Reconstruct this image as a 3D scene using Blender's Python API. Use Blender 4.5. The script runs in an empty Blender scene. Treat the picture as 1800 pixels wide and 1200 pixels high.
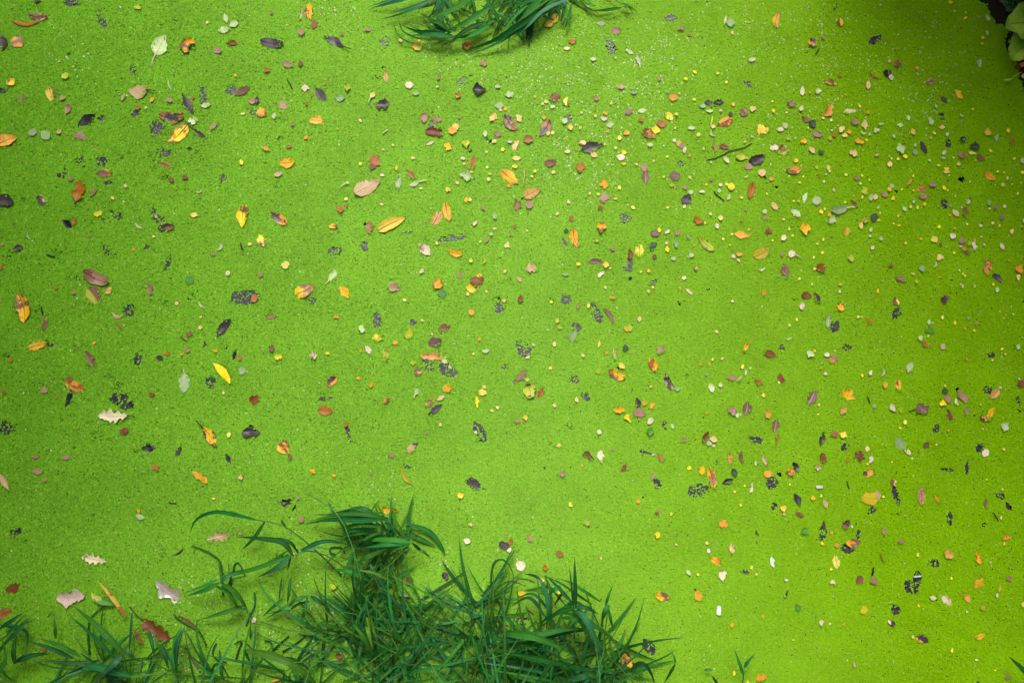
import bpy, math, random
import numpy as np
from mathutils import Vector, Matrix

random.seed(7)
R = math.radians
sc = bpy.context.scene
C = sc.collection

# ---------------------------------------------------------------- camera, sky, sun, exposure
CAM_H, TILT, LENS = 2.40, R(10.0), 37.5
cam_data = bpy.data.cameras.new('camera')
cam = bpy.data.objects.new('camera', cam_data)
C.objects.link(cam)
cam.location = (0.0, -CAM_H * math.tan(TILT), CAM_H)
cam.rotation_euler = (TILT, 0, 0)
cam_data.lens = LENS
cam_data.sensor_width = 36.0
cam_data.clip_start = 0.05
cam_data.clip_end = 400.0
sc.camera = cam

SUN_EL, SUN_AZ = R(60.0), R(92.0)      # azimuth ccw from +X: light comes from the top of the picture
world = bpy.data.worlds.new('World')
sc.world = world
world.use_nodes = True
wn = world.node_tree
wn.nodes.clear()
sky = wn.nodes.new('ShaderNodeTexSky')
sky.sky_type = 'NISHITA'
sky.sun_disc = False
sky.sun_elevation = SUN_EL
sky.sun_rotation = R(90.0) - SUN_AZ
sky.dust_density = 6.0
sky.air_density = 1.0
sky.ozone_density = 1.0
hs = wn.nodes.new('ShaderNodeHueSaturation')
hs.inputs['Saturation'].default_value = 0.35      # thin overcast: the sky is nearly white
bg = wn.nodes.new('ShaderNodeBackground')
bg.inputs['Strength'].default_value = 0.085
wo = wn.nodes.new('ShaderNodeOutputWorld')
wn.links.new(sky.outputs[0], hs.inputs['Color'])
wn.links.new(hs.outputs[0], bg.inputs['Color'])
wn.links.new(bg.outputs[0], wo.inputs['Surface'])

sun_data = bpy.data.lights.new('sun', 'SUN')
sun_data.energy = 1.5
sun_data.angle = R(20.0)
sun_data.color = (1.0, 0.96, 0.88)
sun = bpy.data.objects.new('sun', sun_data)
C.objects.link(sun)
sd = Vector((math.cos(SUN_EL) * math.cos(SUN_AZ), math.cos(SUN_EL) * math.sin(SUN_AZ), math.sin(SUN_EL)))
sun.rotation_euler = sd.to_track_quat('Z', 'Y').to_euler()
sun.location = sd * 6

sc.view_settings.view_transform = 'Standard'
sc.view_settings.look = 'None'
sc.view_settings.exposure = 1.02
sc.view_settings.gamma = 1.0
sc.view_settings.use_curve_mapping = False

# ---------------------------------------------------------------- helpers
CF = Vector((0, math.sin(TILT), -math.cos(TILT)))
CU = Vector((0, math.cos(TILT), math.sin(TILT)))
CR = Vector((1, 0, 0))
CL = Vector(cam.location)

def at(px, py, z=0.0):
    """survey helper: the point at height z that a spot of the photograph shows"""
    d = CF + CR * ((px - 900) / 1800 * 36.0 / LENS) + CU * ((600 - py) / 1800 * 36.0 / LENS)
    return CL + d * ((z - CL.z) / d.z)

def tag(o, label=None, cat=None, group=None, kind=None):
    if label: o['label'] = label
    if cat: o['category'] = cat
    if group: o['group'] = group
    if kind: o['kind'] = kind
    return o

def mesh_obj(name, verts, faces, mat, parent=None, smooth=True, uvs=None):
    me = bpy.data.meshes.new(name)
    me.from_pydata([tuple(v) for v in verts], [], faces)
    if uvs is not None:
        uv = me.uv_layers.new(name='UVMap')
        vi = np.empty(len(me.loops), np.int32); me.loops.foreach_get('vertex_index', vi)
        uv.data.foreach_set('uv', np.asarray(uvs, np.float32)[vi].ravel())
    if smooth:
        me.polygons.foreach_set('use_smooth', [True] * len(me.polygons))
    if mat: me.materials.append(mat)
    o = bpy.data.objects.new(name, me)
    C.objects.link(o)
    if parent: o.parent = parent
    return o

def empty(name, loc):
    o = bpy.data.objects.new(name, None)
    o.empty_display_size = 0.02
    o.location = loc
    C.objects.link(o)
    return o

def srgb(r, g, b):
    f = lambda c: (c / 12.92 if c <= 0.04045 else ((c + 0.055) / 1.055) ** 2.4)
    return (f(r / 255), f(g / 255), f(b / 255), 1.0)

def _hash(ix, iy, s):
    h = (ix.astype(np.int64) * 374761393 + iy.astype(np.int64) * 668265263 + s * 1442695041) & 0xFFFFFFFF
    h = ((h ^ (h >> 13)) * 1274126177) & 0xFFFFFFFF
    return ((h ^ (h >> 16)) & 0xFFFFFF) / float(0xFFFFFF)

def vnoise(x, y, scale, s=0):
    """value noise in 0..1, scale = metres per cell"""
    X = np.asarray(x, float) / scale + 1000; Y = np.asarray(y, float) / scale + 1000
    ix = np.floor(X); iy = np.floor(Y); fx = X - ix; fy = Y - iy
    fx = fx * fx * (3 - 2 * fx); fy = fy * fy * (3 - 2 * fy)
    a = _hash(ix, iy, s); b = _hash(ix + 1, iy, s); c = _hash(ix, iy + 1, s); d = _hash(ix + 1, iy + 1, s)
    return (a * (1 - fx) + b * fx) * (1 - fy) + (c * (1 - fx) + d * fx) * fy

# ---------------------------------------------------------------- materials
def nodes_of(m):
    m.use_nodes = True
    nt = m.node_tree
    nt.nodes.clear()
    out = nt.nodes.new('ShaderNodeOutputMaterial')
    b = nt.nodes.new('ShaderNodeBsdfPrincipled')
    nt.links.new(b.outputs[0], out.inputs['Surface'])
    return nt, b, out

def math_n(nt, op, a, b=None, c=None):
    n = nt.nodes.new('ShaderNodeMath'); n.operation = op
    for i, v in enumerate((a, b, c)):
        if v is None: continue
        if isinstance(v, (int, float)): n.inputs[i].default_value = v
        else: nt.links.new(v, n.inputs[i])
    return n.outputs[0]

def mix_n(nt, fac, a, b, mode='MIX'):
    n = nt.nodes.new('ShaderNodeMix'); n.data_type = 'RGBA'; n.blend_type = mode
    for idx, v in ((0, fac), (6, a), (7, b)):
        if isinstance(v, (int, float)): n.inputs[idx].default_value = v
        elif isinstance(v, tuple): n.inputs[idx].default_value = v
        else: nt.links.new(v, n.inputs[idx])
    return n.outputs[2]

def smooth_n(nt, v, lo, hi):
    n = nt.nodes.new('ShaderNodeMapRange'); n.interpolation_type = 'SMOOTHSTEP'
    n.inputs[1].default_value = lo; n.inputs[2].default_value = hi
    nt.links.new(v, n.inputs[0])
    return n.outputs[0]

def noise_n(nt, vec, scale, detail=3.0, rough=0.6):
    n = nt.nodes.new('ShaderNodeTexNoise')
    n.inputs['Scale'].default_value = scale; n.inputs['Detail'].default_value = detail
    n.inputs['Roughness'].default_value = rough
    if vec is not None: nt.links.new(vec, n.inputs['Vector'])
    return n.outputs['Fac']

# real colours of the litter (sRGB as they look in flat light)
PAL = {
 'y':  ('yellow', (238, 206, 36)),     'yo': ('golden', (236, 176, 22)),   'or': ('orange', (220, 152, 42)),
 'ob': ('rusty', (156, 98, 46)),       'br': ('brown', (116, 80, 58)),     'tn': ('tan', (178, 152, 114)),
 'pk': ('pinkish', (152, 118, 98)),    'pu': ('purple-brown', (50, 41, 48)), 'bk': ('black', (20, 24, 33)),
 'pa': ('cream', (216, 204, 172)),     'wg': ('pale green', (180, 198, 142)), 'gg': ('grey-green', (138, 166, 112)),
 'ol': ('yellow-green', (164, 176, 28)), 'gr': ('green', (64, 128, 14)),   'dg': ('dark green', (18, 64, 30)),
 'pe': ('peach', (228, 198, 128)),     'ly': ('lemon', (230, 220, 100)),   'dr': ('dark red', (120, 68, 48)),
 'ot': ('tan-orange', (208, 160, 66)), 'pm': ('mauve', (116, 84, 74)),     'pv': ('violet-brown', (94, 60, 68)),
 'oy': ('mustard', (186, 166, 34)),    'lm': ('lime', (204, 204, 18)),     'db': ('chestnut', (104, 58, 32)),
 'gs': ('silver-grey', (134, 118, 112)), 'gd': ('greenish black', (22, 40, 28)), 'ww': ('white', (204, 210, 198)),
 'pp': ('pale pink', (216, 190, 170)),
}
DARKEN = 0.86
def lin(p, k=1.0):
    c = srgb(*PAL[p][1])
    return (c[0] * DARKEN * k, c[1] * DARKEN * k, c[2] * DARKEN * k, 1.0)

_mats = {}
def leaf_mat(pal):
    if pal in _mats: return _mats[pal]
    m = bpy.data.materials.new('leaf_' + pal.replace('+', '_').replace('|', '_half_'))
    nt, b, out = nodes_of(m)
    split = '|' in pal
    two = pal.replace('|', '+').split('+')
    A = two[0]; B = two[1] if len(two) > 1 else None
    tc = nt.nodes.new('ShaderNodeTexCoord'); oi = nt.nodes.new('ShaderNodeObjectInfo')
    off = nt.nodes.new('ShaderNodeVectorMath'); off.operation = 'MULTIPLY_ADD'
    off.inputs[0].default_value = (1, 1, 1)
    cmb = nt.nodes.new('ShaderNodeCombineXYZ')
    nt.links.new(math_n(nt, 'MULTIPLY', oi.outputs['Random'], 37.0), cmb.inputs[0])
    nt.links.new(math_n(nt, 'MULTIPLY', oi.outputs['Random'], 91.0), cmb.inputs[1])
    add = nt.nodes.new('ShaderNodeVectorMath'); add.operation = 'ADD'
    nt.links.new(tc.outputs['Object'], add.inputs[0]); nt.links.new(cmb.outputs[0], add.inputs[1])
    P = add.outputs[0]
    sep = nt.nodes.new('ShaderNodeSeparateXYZ'); nt.links.new(tc.outputs['UV'], sep.inputs[0])
    u, v = sep.outputs[0], sep.outputs[1]
    av = math_n(nt, 'ABSOLUTE', math_n(nt, 'MULTIPLY_ADD', v, 2.0, -1.0))
    # per-leaf brightness and a second tone that drifts over the blade
    c0 = lin(A)
    hsv = nt.nodes.new('ShaderNodeHueSaturation')
    hsv.inputs['Color'].default_value = c0
    nt.links.new(math_n(nt, 'MULTIPLY_ADD', oi.outputs['Random'], 0.36, 0.80), hsv.inputs['Value'])
    frac = math_n(nt, 'FRACT', math_n(nt, 'MULTIPLY', oi.outputs['Random'], 13.7))
    nt.links.new(math_n(nt, 'MULTIPLY_ADD', frac, 0.02, 0.492), hsv.inputs['Hue'])
    nt.links.new(math_n(nt, 'MULTIPLY_ADD', frac, 0.25, 0.93), hsv.inputs['Saturation'])
    col = hsv.outputs[0]
    n1 = noise_n(nt, P, 55.0, 3.0)
    n2 = noise_n(nt, P, 210.0, 2.0)
    if B:
        if split:
            f = smooth_n(nt, math_n(nt, 'ADD', v, math_n(nt, 'MULTIPLY_ADD', n1, 0.12, -0.06)), 0.47, 0.53)
            col = mix_n(nt, f, col, lin(B))
        else:
            f = math_n(nt, 'ADD', noise_n(nt, P, 34.0, 4.0, 0.65), math_n(nt, 'MULTIPLY', av, 0.06))
            f = smooth_n(nt, f, 0.49, 0.58)
            col = mix_n(nt, f, col, lin(B))
    # decay blotches, darker rim
    dk = {'y': 'ob', 'yo': 'ob', 'or': 'br', 'ot': 'br', 'oy': 'ob', 'wg': 'gg', 'pa': 'tn', 'pe': 'ot', 'ly': 'oy'}.get(A)
    if dk:
        f = smooth_n(nt, math_n(nt, 'ADD', noise_n(nt, P, 130.0, 3.0), math_n(nt, 'MULTIPLY', av, 0.08)), 0.60, 0.72)
        col = mix_n(nt, math_n(nt, 'MULTIPLY', f, 0.5), col, lin(dk))
    # midrib and side veins
    rib = math_n(nt, 'SUBTRACT', 1.0, smooth_n(nt, av, 0.015, 0.06))
    sv = math_n(nt, 'SINE', math_n(nt, 'MULTIPLY_ADD', u, 46.0, math_n(nt, 'MULTIPLY', av, -16.0)))
    sv = math_n(nt, 'MULTIPLY', smooth_n(nt, sv, 0.72, 1.0), 0.20)
    vein = math_n(nt, 'MAXIMUM', math_n(nt, 'MULTIPLY', rib, 0.4), sv)
    lightv = A in ('wg', 'gg', 'tn', 'gr', 'dg', 'gs', 'ol', 'pm', 'pu')
    col = mix_n(nt, vein, col, lin('pa', 0.7) if lightv else lin('ob', 0.7))
    g = math_n(nt, 'MULTIPLY_ADD', n2, 0.6, 0.68)
    col2 = nt.nodes.new('ShaderNodeVectorMath'); col2.operation = 'SCALE'
    nt.links.new(col, col2.inputs[0]); nt.links.new(g, col2.inputs['Scale'])
    nt.links.new(col2.outputs[0], b.inputs['Base Color'])
    b.inputs['Roughness'].default_value = {'bk': 0.30, 'gd': 0.3, 'pu': 0.38, 'gs': 0.22}.get(A, 0.5)
    b.inputs['Specular IOR Level'].default_value = {'bk': 0.28, 'gd': 0.25, 'gs': 0.6, 'pu': 0.3}.get(A, 0.28)
    bump = nt.nodes.new('ShaderNodeBump'); bump.inputs['Strength'].default_value = 0.5
    bump.inputs['Distance'].default_value = 0.0012
    nt.links.new(math_n(nt, 'ADD', n1, math_n(nt, 'MULTIPLY', vein, 0.8)), bump.inputs['Height'])
    nt.links.new(bump.outputs[0], b.inputs['Normal'])
    _mats[pal] = m
    return m

def simple_mat(name, c, rough=0.5, var=0.3, scale=60.0, spec=0.4, translucent=0.0, bump=0.0):
    m = bpy.data.materials.new(name)
    nt, b, out = nodes_of(m)
    tc = nt.nodes.new('ShaderNodeTexCoord'); oi = nt.nodes.new('ShaderNodeObjectInfo')
    n = noise_n(nt, tc.outputs['Object'], scale, 4.0)
    hsv = nt.nodes.new('ShaderNodeHueSaturation'); hsv.inputs['Color'].default_value = c
    k = math_n(nt, 'MULTIPLY_ADD', n, var * 2, 1.0 - var)
    k = math_n(nt, 'MULTIPLY', k, math_n(nt, 'MULTIPLY_ADD', oi.outputs['Random'], var * 1.6, 1 - var * 0.8))
    nt.links.new(k, hsv.inputs['Value'])
    fr = math_n(nt, 'FRACT', math_n(nt, 'MULTIPLY', oi.outputs['Random'], 17.3))
    nt.links.new(math_n(nt, 'MULTIPLY_ADD', fr, 0.05, 0.475), hsv.inputs['Hue'])
    nt.links.new(hsv.outputs[0], b.inputs['Base Color'])
    b.inputs['Roughness'].default_value = rough
    b.inputs['Specular IOR Level'].default_value = spec
    if bump:
        bp = nt.nodes.new('ShaderNodeBump'); bp.inputs['Strength'].default_value = bump
        bp.inputs['Distance'].default_value = 0.01
        nt.links.new(n, bp.inputs['Height']); nt.links.new(bp.outputs[0], b.inputs['Normal'])
    if translucent:
        t = nt.nodes.new('ShaderNodeBsdfTranslucent'); mx = nt.nodes.new('ShaderNodeMixShader')
        nt.links.new(hsv.outputs[0], t.inputs['Color'])
        mx.inputs[0].default_value = translucent
        nt.links.new(b.outputs[0], mx.inputs[1]); nt.links.new(t.outputs[0], mx.inputs[2])
        nt.links.new(mx.outputs[0], out.inputs['Surface'])
    return m

def grass_mat(name, c, rough, spec, transl):
    """grass blade: lengthwise ribs, paler keel, blotches, and a tip that yellows on some blades"""
    m = bpy.data.materials.new(name)
    nt, b, out = nodes_of(m)
    tc = nt.nodes.new('ShaderNodeTexCoord'); oi = nt.nodes.new('ShaderNodeObjectInfo')
    sep = nt.nodes.new('ShaderNodeSeparateXYZ'); nt.links.new(tc.outputs['UV'], sep.inputs[0])
    u, v = sep.outputs[0], sep.outputs[1]
    n = noise_n(nt, tc.outputs['Object'], 40.0, 4.0)
    rnd = oi.outputs['Random']
    hsv = nt.nodes.new('ShaderNodeHueSaturation'); hsv.inputs['Color'].default_value = c
    rib = math_n(nt, 'SINE', math_n(nt, 'MULTIPLY', v, 44.0))
    k = math_n(nt, 'ADD', math_n(nt, 'MULTIPLY_ADD', n, 0.8, 0.45), math_n(nt, 'MULTIPLY', rib, 0.14))
    k = math_n(nt, 'MULTIPLY', k, math_n(nt, 'MULTIPLY_ADD', rnd, 0.75, 0.65))
    nt.links.new(k, hsv.inputs['Value'])
    fr = math_n(nt, 'FRACT', math_n(nt, 'MULTIPLY', rnd, 17.3))
    nt.links.new(math_n(nt, 'MULTIPLY_ADD', fr, 0.06, 0.47), hsv.inputs['Hue'])
    keel = math_n(nt, 'SUBTRACT', 1.0, smooth_n(nt, math_n(nt, 'ABSOLUTE', math_n(nt, 'SUBTRACT', v, 0.5)), 0.02, 0.09))
    col = mix_n(nt, math_n(nt, 'MULTIPLY', keel, 0.35), hsv.outputs[0], (0.12, 0.25, 0.05, 1))
    fr2 = math_n(nt, 'FRACT', math_n(nt, 'MULTIPLY', rnd, 71.9))
    tip = math_n(nt, 'MULTIPLY', smooth_n(nt, math_n(nt, 'ADD', u, math_n(nt, 'MULTIPLY_ADD', n, 0.4, -0.2)), 0.72, 0.98), smooth_n(nt, fr2, 0.45, 0.9))
    col = mix_n(nt, math_n(nt, 'MULTIPLY', tip, 0.45), col, (0.20, 0.20, 0.05, 1))
    nt.links.new(col, b.inputs['Base Color'])
    b.inputs['Roughness'].default_value = rough; b.inputs['Specular IOR Level'].default_value = spec
    t = nt.nodes.new('ShaderNodeBsdfTranslucent'); mx = nt.nodes.new('ShaderNodeMixShader')
    nt.links.new(col, t.inputs['Color']); mx.inputs[0].default_value = transl
    nt.links.new(b.outputs[0], mx.inputs[1]); nt.links.new(t.outputs[0], mx.inputs[2])
    nt.links.new(mx.outputs[0], out.inputs['Surface'])
    return m
M_grass = grass_mat('grass_blade', (0.026, 0.190, 0.018, 1), 0.58, 0.13, 0.28)
M_grass_dark = grass_mat('grass_blade_dark', (0.011, 0.105, 0.016, 1), 0.58, 0.12, 0.22)
M_grass_teal = grass_mat('grass_blade_bluish', (0.026, 0.165, 0.042, 1), 0.5, 0.2, 0.22)
M_grass_lime = grass_mat('grass_blade_lime', (0.080, 0.21, 0.012, 1), 0.5, 0.22, 0.3)
M_straw = grass_mat('grass_blade_straw', (0.30, 0.22, 0.08, 1), 0.6, 0.2, 0.2)
M_culm = simple_mat('grass_culm', (0.05, 0.15, 0.02, 1), 0.4, 0.3, 40)
M_dead = simple_mat('dead_blade', (0.20, 0.10, 0.03, 1), 0.5, 0.4, 60)
M_soil = simple_mat('wet_soil', (0.016, 0.014, 0.008, 1), 0.9, 0.5, 30, 0.2, 0, 0.8)
M_stem_pale = simple_mat('leaf_stalk_pale', lin('pa'), 0.5, 0.2, 60)
M_stem_dark = simple_mat('leaf_stalk_dark', (0.022, 0.016, 0.012, 1), 0.5, 0.3, 60)
M_stem_brown = simple_mat('leaf_stalk_brown', (0.09, 0.045, 0.02, 1), 0.5, 0.3, 60)

m = bpy.data.materials.new('pond_water'); nt, b, out = nodes_of(m)
b.inputs['Base Color'].default_value = (0.008, 0.012, 0.008, 1)
b.inputs['Roughness'].default_value = 0.06
b.inputs['Specular IOR Level'].default_value = 0.5
M_water = m

# rotted leaves: black, slate and purple-brown all in one blade, wet sheen
m = bpy.data.materials.new('rotted_leaf'); nt, b, out = nodes_of(m)
tc = nt.nodes.new('ShaderNodeTexCoord')
n = noise_n(nt, tc.outputs['Object'], 95.0, 4.0, 0.7)
n_ = noise_n(nt, tc.outputs['Object'], 33.0, 3.0)
cA = mix_n(nt, smooth_n(nt, n, 0.38, 0.66), (0.006, 0.008, 0.013, 1), (0.040, 0.036, 0.050, 1))
cA = mix_n(nt, math_n(nt, 'MULTIPLY', smooth_n(nt, n_, 0.5, 0.66), 0.6), cA, (0.055, 0.036, 0.026, 1))
nt.links.new(cA, b.inputs['Base Color']); b.inputs['Roughness'].default_value = 0.3; b.inputs['Specular IOR Level'].default_value = 0.3
bp = nt.nodes.new('ShaderNodeBump'); bp.inputs['Strength'].default_value = 0.7; bp.inputs['Distance'].default_value = 0.002
nt.links.new(n, bp.inputs['Height']); nt.links.new(bp.outputs[0], b.inputs['Normal'])
M_rot = m

m = bpy.data.materials.new('duckweed_frond'); nt, b, out = nodes_of(m)
a = nt.nodes.new('ShaderNodeAttribute'); a.attribute_name = 'tint'
nt.links.new(a.outputs['Color'], b.inputs['Base Color'])
b.inputs['Roughness'].default_value = 0.45
b.inputs['Specular IOR Level'].default_value = 0.02
M_weed = m

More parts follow.
